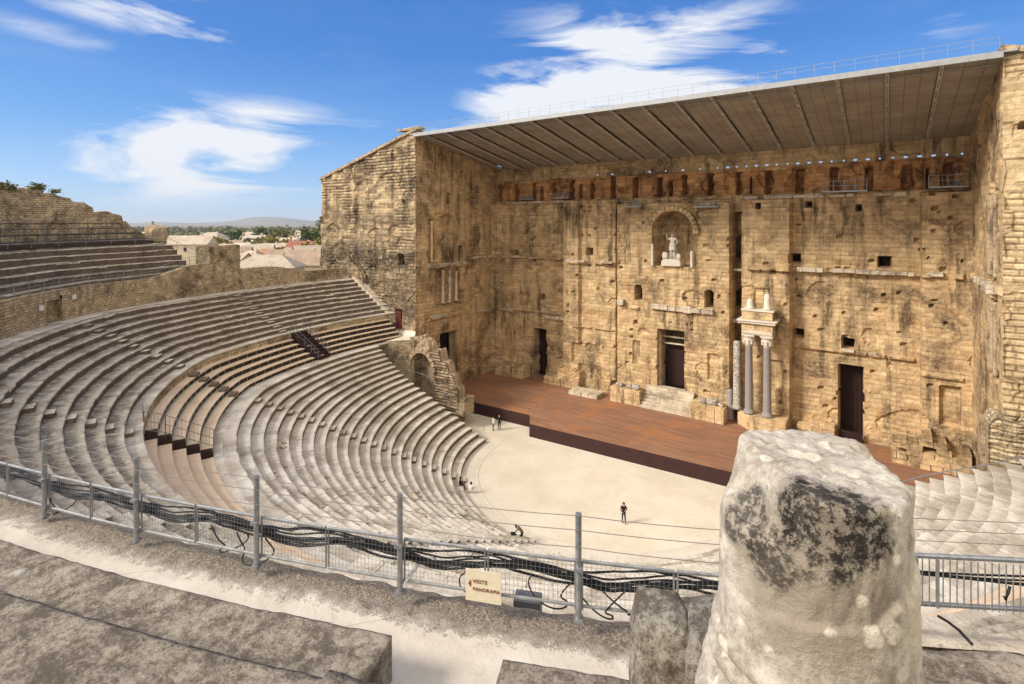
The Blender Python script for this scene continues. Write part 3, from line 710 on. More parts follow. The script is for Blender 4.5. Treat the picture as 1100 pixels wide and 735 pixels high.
# ------------------------------------------------------------ stage wall and its side wings
def hf_wall(name, O, U, N, u0, u1, z0, z1, depth, mats, parent, res=.2, top=None, matf=None, rough=.05, seed=0, bw=1.25, bh=.52, brough=.03, cut=None, jstr=.75, deep=None):
    """wall face as a relief: O origin, U along, N outward; depth(u,z) metres (negative = recessed)"""
    O, U, N = Vector(O), Vector(U), Vector(N)
    nu = int((u1-u0)/res); nz_ = int((z1-z0)/res); P = []; UV = []; mm = []; keep = []
    hz_ = (z1-z0)/nz_; hu = (u1-u0)/nu; per = max(2, round(bh/hz_)); r_ = random.Random(seed*31+5); courses = []
    for c in range(nz_//per+2):
        edges = []; x = u0-r_.uniform(0, bw)
        while x < u1+bw: edges.append(x); x += bw*r_.uniform(.5, 1.5)
        courses.append((np.array(edges), [r_.random() for _ in range(len(edges)+1)], [r_.uniform(-1, 1) for _ in range(len(edges)+1)]))
    def blk(i, j):
        c = j//per; ed, rc, rd_ = courses[c]; u = u0+hu*(i+.5); b = int(np.searchsorted(ed, u)); near = (u-ed[b-1]) < hu
        er = n1(u*.22+3, j*hz_*.22, seed+.5)
        return rc[b], rd_[b], (j % per == 0), near, er
    def brel(i, j):
        rc, rd_, lo, near, er = blk(i, j); return brough*(rd_*(1.0 if er > -.1 else .35)-(1.1 if lo and er > .0 and brough > .04 else 0))
    D_ = [[0]*(nz_+1) for _ in range(nu+1)]
    for i in range(nu+1):
        u = u0+(u1-u0)*i/nu; row = []; uvr = []
        for j in range(nz_+1):
            z = z0+(z1-z0)*j/nz_
            zz = min(z, top(u)) if top else z
            e = depth(u, zz)+rough*fbm(u*.45+seed, zz*.55, seed*1.7, 4)*1.3+.03*n1(u*2.5, zz*2.5, seed)+brel(i, j)
            D_[i][j] = e
            if deep and e < deep: e = -1.6
            p = O+U*u+N*e; row.append((p.x, p.y, zz)); uvr.append((u, zz))
        P.append(row); UV.append(uvr)
    for i in range(nu):
        mm.append([matf(u0+(u1-u0)*(i+.5)/nu, z0+(z1-z0)*(j+.5)/nz_) if matf else 0 for j in range(nz_)])
        keep.append([not (top and z0+(z1-z0)*j/nz_ > max(top(u0+(u1-u0)*i/nu), top(u0+(u1-u0)*(i+1)/nu))) for j in range(nz_)])
    if deep:
        for i in range(nu):
            for j in range(nz_):
                if max(D_[i][j], D_[i+1][j], D_[i][j+1], D_[i+1][j+1]) < deep: keep[i][j] = False
    if cut:
        for i in range(nu):
            for j in range(nz_):
                if cut(u0+hu*(i+.5), z0+hz_*(j+.5)): keep[i][j] = False
    mb = MB(); flip = U.cross(Vector((0, 0, 1))).dot(N) < 0
    mb.grid(P, UV, mi=mm, keep=keep, flip=flip)
    o = mb.build(name, mats, parent); at = o.data.attributes.new('block', 'FLOAT_COLOR', 'FACE'); buf = []
    for i in range(nu):
        for j in range(nz_):
            if not keep[i][j]: continue
            rc, rd_, lo, near, er = blk(i, j); jn = (jstr if (lo or near) else 0)*min(1, max(0, er*3+.25))
            buf += [rc, jn, 0, 1]
    at.data.foreach_set('color', buf); return o
FY = 71.4
def rect(u, z, x0, x1, a, b): return x0 <= u <= x1 and a <= z <= b
def arch(u, z, xc, hw, zb, zs):          # arched opening, springing at zs
    return abs(u-xc) <= hw and zb <= z and (z <= zs or (u-xc)**2+(z-zs)**2 <= hw*hw)
holes = [(14.6, 21.9, .5), (23.4, 21.8, .6), (15.0, 12.9, .5), (20.0, 12.3, .55), (-12.4, 21.9, .5), (-21.4, 14.3, .4), (-26.5, 21.3, .35), (10.8, 28.2, .25), (-13.8, 28.6, .2), (16, 28.4, .3), (21, 27.9, .25)]
rl = random.Random(5)
putlog = [(rl.uniform(-30, 30), rl.uniform(4, 30), rl.uniform(.14, .26)) for _ in range(150)]
pl_grid = {}
for (x, z, s) in putlog: pl_grid.setdefault((int(x//2), int(z//2)), []).append((x, z, s))
def frons_depth(u, z):
    d = 0.0
    # main vertical divisions
    if 26.6 < u or u < -26.9: d = 1.3 if z < 29.4 else 0
    if 8.9 < u < 14.3: d = 1.8 if z < 29.0 else 0
    if -16.6 < u < -8.2: d = 1.5 if z < 29.6 else 0
    if -13.9 < u < -8.2 and z < 29.6: d = 1.0
    if -17.3 < u < -13.5 and z < 4.2+.6*n1(u, z): d = 2.1
    if -7.75 < u < 7.4: d = 1.5 if z < 28.9+.3*n1(u*1.3, 1) else 0
    if 7.4 <= u <= 8.9: d = -2.6 if z < 27.6 else -.2
    if -8.2 <= u <= -7.75: d = -1.2 if z < 28.0 else 0
    # ragged bottom masonry
    if z < 3.2+.8*n1(u*.5, 5): d += .25
    # long ledges that remain of the cornices
    for (x0, x1, zc, hgt, o) in ((-30, -17.5, 20.55, .5, .5), (-16, -8.3, 20.2, .35, .35), (9.5, 30, 20.6, .55, .55), (-30, -18, 11.9, .3, .3), (-16.4, -8.5, 10.6, .25, .25), (14.5, 26, 11.3, .35, .4), (26.6, 30, 10.2, .3, .3), (-7, -4.4, 14.3, .3, .3)):
        if x0 < u < x1 and abs(z-zc) < hgt/2 and n1(u*.8, zc) > -.28: d += o
        if x0 < u < x1 and zc-hgt/2-.35 < z < zc-hgt/2 and n1(u*.8, zc) > -.1: d -= .12
    # top cornice under the frieze
    if 29.2 < z < 29.8 and n1(u*.7, 3) > -.3: d += .25
    if z > 29.8: d = -.25
    if z > 32.9: d = .05
    if 29.8 < z < 32.9:                          # frieze: panels with dark slots
        k = (u+30.3) % 3.46
        if k < .75+.35*n1(u*.2, z*1.2) and z < 32.6+.5*n1(int((u+30.3)/3.46)*3.1, 1): d = -1.9
        elif abs(k-1.9) < .22 and n1(u*.3, 8) > .15 and z < 32: d = -1.6
        if n1(u*.5, z*.4, 7) > .25: d -= .4
    # great central niche
    if arch(u, z, .25, 2.75, 20.3, 25.0):
        w = math.sqrt(max(0, 1-((u-.25)/2.75)**2)); d = 1.5-1.4-2.7*w*(1 if z < 25 else math.sqrt(max(0, 1-((z-25)/2.9)**2)))
    elif arch(u, z, .25, 3.35, 20.3, 25.0) and z > 24.6: d = 1.85
    elif -6 < u < 6 and 26.9 < z < 28.9 : d -= .25
    # smaller arched windows and blind niches
    for (xc, hw, zb, zs) in ((-4.6, .48, 15.4, 17.0), (4.95, .5, 15.2, 17.0), (8.1, .62, 15.3, 17.2), (8.1, .62, 21.6, 24.0)):
        if arch(u, z, xc, hw, zb, zs): d -= 6
    for (x0, x1, a, b, dp) in ((-24.2, -20.4, 22.4, 27.4, .35), (-5.5, -4.4, 6.5, 9.6, .3), (4.7, 6.0, 6.0, 9.4, .3), (-15.2, -14.0, 5.2, 8.2, .45), (11.9, 13.5, 6.5, 9.6, .4), (28.0, 29.8, 5.2, 9.4, .6), (10.3, 12.1, 14.6, 18.2, .3), (-28.7, -27.8, 3.8, 9.6, .35), (-29.6, -27.6, 21.6, 26.2, .3), (-19.2, -17.5, 12.6, 19.6, .25)):
        if rect(u, z, x0, x1, a, b): d -= dp
    # doorways
    for (x0, x1, b) in ((-22.9, -20.5, 9.2), (-1.9, 1.75, 11.7), (19.0, 21.5, 9.9)):
        if rect(u, z, x0+.15*n1(z, x0), x1+.15*n1(z, x1), 1, b): d -= 6
    if rect(u, z, -8.9, -7.4, 1, 3.4): d -= 1.5
    for (x, zc, s) in holes:
        if abs(u-x) < s*.8+.1 and abs(z-zc) < s*.8+.1: d -= 5
    for (x, zc, s) in pl_grid.get((int(u//2), int(z//2)), []):
        if abs(u-x) < s and abs(z-zc) < s*.8: d -= .5
    if n1(u*.23, z*.3, 4.4) > .5: d -= .22
    return d
sw = empty('stage_wall', (0, FY, 0), 'huge ochre stone stage wall with doorways, broken cornices and a central arched niche', 'stage wall')
hf_wall('wall_face', (0, FY, 0), (1, 0, 0), (0, -1, 0), -30.7, 30.7, 0.9, 35.6, frons_depth, ['frons_stone', 'frieze_stone'], sw, res=.17, matf=lambda u, z: 1 if (29.9 < z < 32.9+.5*n1(u*.3, z*.3) and n1(u*.18, 4) > -.55) else 0, rough=.12, seed=1, brough=.028, jstr=.18, deep=-2.9, cut=lambda u, z: 33.3 < z < 33.47 and (u+.2) % 1.153 < .26 and (u > 6 or n1(u*.7, 1) > .0) and -12 < u < 30)
mb = MB(); mb.b2((-52.7, 75.8, -.3), (52.7, 78.5, 33.4)); mb.build('rear_wall', 'tower_stone', sw)
# row of small roof-joint holes that let daylight through
# pale cornice fragments
def frag(parent, x0, x1, z, y, h=.42, dpt=.7, name='cornice', mat='pale_ledge', seed=0, drop=.25):
    mb = MB(); x = x0; r_ = random.Random(int(abs(x0*13+z*7)))
    while x < x1:
        w = r_.uniform(.6, 1.6)
        if r_.random() <= drop:
            if mb.v: mb.build(name, mat, parent, bevel=.03)
            mb = MB()
        else: mb.box((x+w/2, y+dpt/2-.25+r_.uniform(-.1, .1), z+r_.uniform(-.04, .04)), (w*.96, dpt*r_.uniform(.7, 1.1), h*r_.uniform(.7, 1.1)), 0, 0, .04)
        x += w
    if mb.v: mb.build(name, mat, parent, bevel=.03)
frag(sw, -16, -8.5, 20.45, FY-1.7, .35); frag(sw, -29.5, -24.5, 20.6, FY-.55, .45); frag(sw, -23.5, -18.5, 20.5, FY-.6, .35, drop=.5); frag(sw, 14.8, 26, 20.65, FY-.6, .5, drop=.2)
frag(sw, 27, 30, 20.8, FY-1.5, .5, drop=.4); frag(sw, -2.7, 4.1, 14.75, FY-1.8, .75, .6, drop=0); frag(sw, 9.2, 14, 20.5, FY-1.7, .4, drop=.3); frag(sw, -7.5, -6.9, 15.0, FY-2.0, .9, .9, drop=0)
frag(sw, -29, -26.6, 12.0, FY-1.4, .4, drop=.3); frag(sw, 16, 24, 11.6, FY-.5, .3, .5, drop=.55); frag(sw, -20.5, -17.6, 11.3, FY-.4, .45, drop=.1); frag(sw, -30, -9, 29.5, FY-.2, .3, .5, drop=.5); frag(sw, 9, 26, 29.3, FY-.2, .4, .5, drop=.45)
frag(sw, 7.6, 8.9, 20.2, FY-.2, .3, 1.6, drop=0); frag(sw, 7.5, 8.9, 13.6, FY-.2, .5, 1.8, drop=0)
# voussoirs of the arch round the great niche
mb = MB()
for k in range(17):
    th = math.pi*k/16; mb.box((.25+3.1*math.cos(th), FY-1.75, 25.0+3.1*math.sin(th)), (.62, .5, .52), 0, 0, .03, ry=-th)
mb.build('arch_ring', 'frons_stone', sw, bevel=.03)
# doors
mb = MB(); mb.b2((-1.2, FY+.6, 3.9), (1.85, FY+.8, 8.8)); mb.b2((-1.2, FY+.9, 8.8), (1.85, FY+1.0, 9.1)); mb.build('door', 'dark_timber', sw)
mb = MB(); mb.b2((-1.9, FY-.7, 3.9), (-1.65, FY-.3, 11.4)); mb.b2((-1.9, FY+.2, 10.4), (1.7, FY+.4, 10.6)); mb.b2((-1.3, FY-.2, 9.6), (1.7, FY+.1, 9.75)); mb.build('door_frame', 'pale_ledge', sw)
for (x0, x1, b) in ((-22.9, -20.4, 9.2), (19.0, 21.5, 9.9)):
    mb = MB(); mb.b2((x0-.2, FY+1.9, 1.4), (x1+.2, FY+2.1, b+.3))
    for k in range(6): mb.b2((x0+.05+k*.42, FY+1.82, 1.4), (x0+.09+k*.42, FY+1.9, b))
    mb.build('door', 'dark_timber', sw)
mb = MB(); mb.b2((19.1, FY-.9, 1.5), (21.4, FY-.7, 2.6)); mb.build('door_step', 'dark_timber', sw)
# statue pedestal blocks and stub columns in the niche
for x, h in ((-2.45, 2.9), (2.85, 2.1)):
    mb = MB(); mb.lathe((x, FY-1.85, 20.35), [(.22, 0), (.19, .15), (.18, h*.6), (.17, h), (.1, h+.05)], 10); mb.build('colonnette', 'white_marble', sw, smooth=True)

# left and right wings
def side_depth(y, z):
    d = 0
    for (a, b, c, e, dp) in ((55.3, 56.4, 20.2, 26.8, .6), (56.4, 59.6, 19.6, 27.6, .15), (58.2, 60.3, 20.6, 27.2, .5), (57.0, 62.2, 13.7, 19.4, 1.0), (59.0, 60.1, 29.2, 30.6, 4), (61.8, 62.8, 20.0, 22.6, 4), (62.2, 63.3, 13.4, 15.6, 4), (57.6, 61.4, 1, 9.5, 5), (53.6, 54.0, 31.8, 32.6, .8), (66.3, 66.9, 31, 32.2, 4), (55.0, 55.6, 21.3, 22.2, 4), (64.5, 67.5, 20.8, 25.6, .3), (67.6, 68.4, 4.2, 8.6, .5), (65, 66.2, 28.4, 30.2, .7), (62.3, 62.9, 34, 35.2, .8)):
        if rect(y, z, a, b, c, e): d -= dp
    if 55.5 < y < 64 and abs(z-19.8) < .3 and n1(y*.9, 2) > -.3: d += .45
    if 55 < y < 63 and abs(z-12.2) < .25 and n1(y*.9, 5) > -.2: d += .35
    if 64 < y and abs(z-20.5) < .25 and n1(y*.9, 8) > -.2: d += .35
    if z < 3+n1(y, 2) and not 57.4 < y < 61.6: d += .4
    for (x, zc, s) in pl_grid.get((int((y-60)//2), int(z//2)), []):
        if abs(y-60-x) < s and abs(z-zc) < s*.8: d -= .5
    if n1(y*.3, z*.3, 9) > .45: d -= .2
    return d
def side_depth_r(y, z):
    d = 0
    for (a, b, c, e, dp) in ((55.6, 58.8, 21.4, 28.9, .5), (56.1, 57.0, 22, 28.4, .4), (57.5, 58.4, 22, 28.4, .4), (55.4, 58.8, 13.6, 20.2, .6), (55.9, 56.8, 14, 19.8, .5), (57.3, 58.2, 14, 19.8, .5), (53.4, 55.6, 8.0, 11.6, 1.0), (60, 62.8, 8.5, 9.2, .3), (54.6, 55.2, 33.3, 33.9, .9), (53.6, 54.6, 30.5, 31.2, .3)):
        if rect(y, z, a, b, c, e): d -= dp
    if abs(z-21) < .3 and n1(y*.9, 3) > -.2: d += .3
    if n1(y*.35, z*.4, 19) > .35: d -= .3
    if y < 54.3 and n1(y*.9, z*.35, 29) > .25: d -= .45
    return d
def tower(sgn, label, roofz, face_depth, side_d, seed):
    e = empty('side_tower', (sgn*41.6, 64, 0), label, 'stone tower')
    topf = lambda u: roofz-(abs(u)-30.6)*.268
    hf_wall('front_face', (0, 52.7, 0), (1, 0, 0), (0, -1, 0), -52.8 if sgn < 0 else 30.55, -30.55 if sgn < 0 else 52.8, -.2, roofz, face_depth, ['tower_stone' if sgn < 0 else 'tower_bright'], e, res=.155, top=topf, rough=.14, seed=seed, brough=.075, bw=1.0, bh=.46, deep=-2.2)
    stop = lambda y: roofz-.35-(max(0, y-52.7))*.18
    hf_wall('inner_face', (sgn*30.6, 0, 0), (0, 1, 0), (-sgn, 0, 0), 52.6, 71.8, .9, roofz, side_d, ['frons_stone', 'tower_bright'], e, res=.17, brough=.03, jstr=.2, deep=-2.5, top=lambda y: max(stop(y), 35.2)+.9, rough=.10, seed=seed+3, matf=(lambda y, z: 1 if (sgn > 0 and y < 54.2) else 0))
    mb = MB(); x0, x1 = sgn*31.9, sgn*52.5
    zi, zo = roofz-.3, topf(52.6)-.3
    vs = [(x0, 53.9, 0), (x1, 53.9, 0), (x1, 76, 0), (x0, 76, 0), (x0, 53.9, zi-.5), (x1, 53.9, zo-.5), (x1, 76, zo-.5), (x0, 76, zi-.5)]
    # outer wall with thickness
    mb.b2((sgn*51.6, 52.75, 0), (sgn*52.7, 76, zo-.3)); mb.build('outer_wall', 'tower_stone', e)
    mb = MB()                            # stone coping slabs up the slope
    n = 22
    for k in range(n):
        xa = 30.4+(52.9-30.4)*k/n; xb = 30.4+(52.9-30.4)*(k+.93)/n; xm = (xa+xb)/2
        mb.box((sgn*xm, 53.15, topf(xm)+.05+rnd.uniform(-.04, .04)), ((xb-xa)*1.05, 1.5, .42), 0, 0, .03, ry=sgn*math.atan(.268))
    if sgn < 0: mb.box((-31.9, 53.0, roofz+.22), (4.4, 1.3, .30), 0, 0, .05)
    mb.build('coping', 'ruin_stone', e, bevel=.04)
    mb = MB(); mb.add([(sgn*30.8, 53.6, roofz-.25), (sgn*52.7, 53.6, topf(52.7)-.25), (sgn*52.7, 76, topf(52.7)-.25), (sgn*30.8, 76, roofz-.25), (sgn*30.8, 53.6, roofz-.5), (sgn*52.7, 53.6, topf(52.7)-.5), (sgn*52.7, 76, topf(52.7)-.5), (sgn*30.8, 76, roofz-.5)], [(0, 1, 2, 3), (4, 7, 6, 5), (0, 4, 5, 1), (1, 5, 6, 2), (2, 6, 7, 3), (3, 7, 4, 0)]); mb.build('roof', 'tile_pale', e)
    return e
def tower_face(u, z):
    d = 0
    for (x, zc, w, h) in ((-33.6, 20.9, .55, .8), (-33.2, 29.2, .3, .3), (-34.0, 12.3, .6, 1.2)):
        if abs(u-x) < w and abs(z-zc) < h: d -= 4
    if u < -40 and z > 26: d += .18*math.sin(u*2.4)*sst((z-26)/2)
    if n1(u*.25, z*.5, 2.2) > .3: d -= .18
    if u < -52.2 and 26.5 < z < 27.3: d += .5
    return d
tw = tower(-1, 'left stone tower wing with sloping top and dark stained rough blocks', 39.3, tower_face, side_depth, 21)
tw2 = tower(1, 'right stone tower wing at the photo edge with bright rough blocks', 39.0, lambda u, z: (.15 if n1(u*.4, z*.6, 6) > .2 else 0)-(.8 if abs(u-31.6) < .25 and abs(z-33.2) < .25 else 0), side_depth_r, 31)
mb = MB(); mb.b2((-33.2, 57.5, 1.4), (-33.0, 61.5, 9.6)); mb.build('door', 'dark_timber', tw)  # dark slab added in the recess, standing in for the doorway's deep shade
mb = MB(); mb.b2((-34.5, 52.55, 10.9), (-33.5, 52.9, 13.4)); mb.build('door', 'red_brown_door', tw)
for (y, z, h) in ((58.4, 14.1, 5.0), (59.9, 14.1, 5.0), (61.4, 14.1, 4.6), (56.0, 20.4, 6.0)):
    mb = MB(); mb.lathe((-30.75, y, z), [(.3, 0), (.3, .2), (.22, .3), (.2, h-.5), (.3, h-.2), (.32, h)], 10); mb.build('colonnette', 'pale_ledge' if y > 57 else 'frons_stone', tw, smooth=True)
for y in (55.7, 57.25, 58.6):
    for z, h in ((21.8, 6.6), (14.0, 5.9)):
        mb = MB(); mb.lathe((30.55, y, z), [(.22, 0), (.18, .3), (.17, h-.4), (.26, h)], 8); mb.build('colonnette', 'ruin_stone', tw2, smooth=True)
def yfrag(parent, y0, y1, z, x, h=.4, dpt=.8, drop=.2):
    mb = MB(); y = y0; r_ = random.Random(int(abs(y0*17+z*5)))
    while y < y1:
        w = r_.uniform(.6, 1.5)
        if r_.random() <= drop:
            if mb.v: mb.build('cornice', 'pale_ledge', parent, bevel=.03)
            mb = MB()
        else: mb.box((x, y+w/2, z+r_.uniform(-.04, .04)), (dpt*r_.uniform(.7, 1.1), w*.95, h*r_.uniform(.7, 1.1)), 0, 0, .04)
        y += w
    if mb.v: mb.build('cornice', 'pale_ledge', parent, bevel=.03)
yfrag(tw, 54.9, 57.8, 19.9, -30.3, .55, 1.1, .1); yfrag(tw, 58, 63.5, 19.95, -30.3, .35, .9, .3); yfrag(tw, 54.8, 58.0, 12.4, -30.3, .5, .8, .1); yfrag(tw, 65.5, 69.5, 11.8, -30.4, .35, .6, .35)
yfrag(tw2, 55.0, 57.0, 20.9, 30.2, .7, .9, .1); yfrag(tw2, 59, 64, 21.0, 30.4, .5, .7, .4); yfrag(tw, 64, 70, 20.6, -30.4, .4, .7, .35)

# roof over the stage
RFY, RFZ, RBY, RBZ = 52.3, 38.25, 72.2, 34.75
rf = empty('stage_roof', (0, 62, 36.5), 'long brown lined canopy roof sloping back over the stage between the towers', 'roof')
mb = MB()
def rz(y): return RFZ+(RBZ-RFZ)*(y-RFY)/(RBY-RFY)
mb.add([(-31.3, RFY-.2, rz(RFY)+.36), (31.3, RFY-.2, rz(RFY)+.36), (31.3, 77, RBZ+.9), (-31.3, 77, RBZ+.9), (-31.3, RFY-.2, rz(RFY)+.48), (31.3, RFY-.2, rz(RFY)+.48), (31.3, 77, RBZ+1.1), (-31.3, 77, RBZ+1.1)], [(0, 3, 2, 1), (4, 5, 6, 7), (0, 1, 5, 4), (1, 2, 6, 5), (2, 3, 7, 6), (3, 0, 4, 7)])
mb.build('roof_sheet', 'roof_metal', rf)
mb = MB(); mb.b2((-30.5, RFY-.3, RFZ-.02), (30.5, RFY+.02, RFZ+.34)); mb.build('fascia', 'roof_metal', rf)
xs = [27.05-3.46*k for k in range(-1, 18)]; xs = [30.5]+[x for x in xs if -30 < x < 30.3]+[-30.5]
for i in range(len(xs)-1):
    xa, xb = (xs[i]-.17 if i else 31.0), (xs[i+1]+.17 if i < len(xs)-2 else -31.0); mb = MB(); P = []; UV = []
    for j in range(13):
        y = RFY+.1+(RBY-RFY)*j/12; row = []; u = []
        for k in range(7):
            t = k/6; x = xa+(xb-xa)*t; row.append((x, y, rz(y)+.28-.10*math.sin(math.pi*t)*(1 if j else .2)-.03*math.sin(j*2.2+i))); u.append((t*3.46, (y-RFY)*1.0))
        P.append(row); UV.append(u)
    mb.grid(P, UV); mb.build('lining_panel', 'roof_lining', rf, smooth=True)
for x in xs[1:-1]:
    mb = MB()
    for o in (-.10, .10): mb.tube([(x+o, RFY, rz(RFY)+.0), (x+o, RBY-.6, rz(RBY)+.0)], .04, 4)
    for j in range(24):
        y0, y1 = RFY+(RBY-RFY-.6)*j/24, RFY+(RBY-RFY-.6)*(j+1)/24; s_ = 1 if j % 2 else -1
        mb.tube([(x+.10*s_, y0, rz(y0)), (x-.10*s_, y1, rz(y1))], .035, 4)
        if j % 3 == 0: mb.box((x, y0, rz(y0)), (.26, .16, .12))
    mb.build('girder', 'truss_metal', rf)
mb = MB()
for y in (RFY+1.2,): mb.tube([(-30.4, y, rz(y)+.05), (30.4, y, rz(y)+.05)], .06, 5)
mb.build('service_tube', 'roof_metal', rf)
mb = MB()
for k in range(42):
    x = -30.3+k*60.6/41; mb.tube([(x, RFY-.25, RFZ+.6), (x, RFY-.25, RFZ+1.5)], .022, 4)
for z in (1.1, 1.5): mb.tube([(-30.3, RFY-.25, RFZ+z), (30.3, RFY-.25, RFZ+z)], .018, 4)
mb.build('edge_railing', 'galvanised_steel', rf)
# technicians' platforms
for i, (x, y, z, w, lb) in enumerate(((-23.5, FY-.9, 30.0, 2.6, 'small steel platform on the wall top nearest the left tower'), (-17.2, FY-.9, 30.0, 2.9, 'small steel platform on the wall top above the block left of the niche'),
                                     (-4.9, FY-2.2, 28.4, 2.2, 'short steel platform beside the arch of the niche, on its left'), (4.9, FY-2.2, 28.2, 3.0, 'short steel platform beside the arch of the niche, on its right'),
                                     (19.7, FY-1.0, 29.7, 4.2, 'steel platform high above the right black doorway'), (28.6, FY-1.9, 29.8, 3.0, 'largest steel platform in the upper right corner below the canopy'))):
    e = empty('steel_platform', (x, y, z), lb, 'platform', 'steel platforms along the top of the stage wall')
    mb = MB(); mb.box((x, y, z), (w, 1.1, .16)); mb.build('deck', 'galvanised_steel', e)
    mb = MB(); hh = 1.2 if w > 4 or i == 5 else .7
    for k in range(5):
        xx = x-w/2+w*k/4; mb.tube([(xx, y-.5, z), (xx, y-.5, z+hh)], .035, 4)
    for q in (.55, 1.0): mb.tube([(x-w/2, y-.5, z+hh*q), (x+w/2, y-.5, z+hh*q)], .03, 4)
    mb.build('guard_rail', 'galvanised_steel', e)
    mb = MB(); mb.box((x+w*.2, y-.3, z+.35), (.4, .4, .45), .3); mb.build('floodlight', 'painted_steel', e)

# ------------------------------------------------------------ the stage
st = empty('stage', (0, 62, 1.5), 'broad red brown boarded stage with dark front in front of the stage wall', 'stage')
p0 = on_z(494, 429.5, 1.5); pj1 = on_z(568.8, 446.3, 1.5); pj2 = on_z(568.8, 455.8, 1.5); pe = on_z(788.6, 504.7, 1.5)
k = (pe[1]-pj2[1])/(pe[0]-pj2[0])
edge = [(-30.5, p0[1]), (pj1[0], pj1[1]), (pj2[0], pj2[1]), (30.5, pj2[1]+k*(30.5-pj2[0])*.6)]
mb = MB(); poly = edge+[(30.5, 72.5), (-30.5, 72.5)]
mb.add([(p[0], p[1], 1.5) for p in poly], [tuple(range(6))], 0, [(p[0], p[1]) for p in poly]); mb.build('deck', 'stage_boards', st)
mb = MB(); q = list(edge)
for i in range(3):
    a, b = q[i], q[i+1]; mb.add([(a[0], a[1]-.05, 1.52), (b[0], b[1]-.05, 1.52), (b[0], b[1]-.05, -.05), (a[0], a[1]-.05, -.05), (a[0], a[1]+.03, 1.52), (b[0], b[1]+.03, 1.52)], [(0, 1, 2, 3)[::-1], (0, 4, 5, 1)[::-1]])
mb.build('front_panel', 'stage_front', st)
mb = MB(); q1 = on_z(670, 481.5, .75); mb.box((q1[0], pj2[1]+k*(q1[0]-pj2[0])-.1, 1.15), (.45, .06, .3)); tag(mb.build('notice_board', 'white_cloth'), 'small white notice fixed to the dark stage front', 'notice')
# masonry blocks and steps on the stage
ent = empty('stage_steps', (0, 68.2, 1.5), 'pale stone steps with flanking podiums up to the tall central door', 'steps')
mb = MB()
for i in range(7): mb.b2((-3.3, 67.3+i*.36, 1.5), (3.2, 70.6, 1.5+.35*(i+1)), jit=.0)
mb.build('flight', 'pale_ledge', ent, bevel=.02)
for (x0, x1, y0, h) in ((-7.7, -3.35, 67.3, 2.0), (3.25, 7.4, 67.1, 1.9)):
    mb = MB(); x = x0
    while x < x1:
        w = min(rnd.uniform(.8, 1.3), x1-x)
        for kk in range(3): mb.b2((x+.01, y0+rnd.uniform(0, .08), 1.5+h*kk/3), (x+w-.01, 70.2, 1.5+h*(kk+1)/3-.015), jit=.02)
        x += w
    mb.build('podium', 'frons_stone', ent, bevel=.04)
for i, (x, z, s) in enumerate(((-6.6, 3.5, .8), (-5.2, 3.5, .7), (-4.2, 3.5, .9), (4.6, 3.4, .8), (5.8, 3.4, 1.1), (6.8, 3.4, .6))):
    mb = MB(); ico_rock(mb, (x, 68.2, z+s*.35), (s*1.3, s, s*.8), i, 2); tag(mb.build('loose_stone', 'marble_vein'), 'loose carved fragment lying on a podium beside the central steps', 'stone', 'carved fragments on the podiums by the central door')
def masonry(name, x0, x1, y0, y1, z0, z1, label, mat='frons_stone', jag=.4, group=None, bw=1.1, bh=.55):
    mb = MB(); z = z0; c = 0
    while z < z1:
        x = x0-(c % 2)*.4
        while x < x1:
            w = rnd.uniform(.7, 1.3)*bw; t = (z-z0)/(z1-z0)
            if rnd.random() > jag*t*t*1.6: mb.b2((max(x, x0)+.01, y0+t*.25+rnd.uniform(-.12, .12), z), (min(x+w, x1)-.01, y1, z+bh-.02), jit=.03)
            x += w
        z += bh; c += 1
    return tag(mb.build(name, mat, bevel=.05), label, 'masonry', group)
masonry('stone_pier', -28.3, -25.6, 68.2, 70.6, 1.5, 2.9, 'low broken stone blocks on the stage by the far left corner')
masonry('stone_pier', -25.3, -23.2, 68.6, 70.9, 1.5, 3.5, 'low broken stone blocks just left of the left black doorway')
masonry('stone_pier', -19.5, -16.6, 68.8, 70.8, 1.5, 2.8, 'low stone blocks just right of the left black doorway')
masonry('stone_slab', -13.8, -9.3, 66.5, 69.0, 1.5, 2.0, 'flat pale stone slabs lying left of the central steps', 'pale_ledge', .6)
masonry('stone_pier', 15.0, 18.8, 69.4, 71.0, 1.5, 3.2, 'low course of stone blocks left of the right black doorway', jag=.6)
masonry('stone_pier', 24.0, 30.3, 66.8, 70.6, 1.5, 5.0, 'heap of ruined stonework in the right corner of the stage', jag=.9)

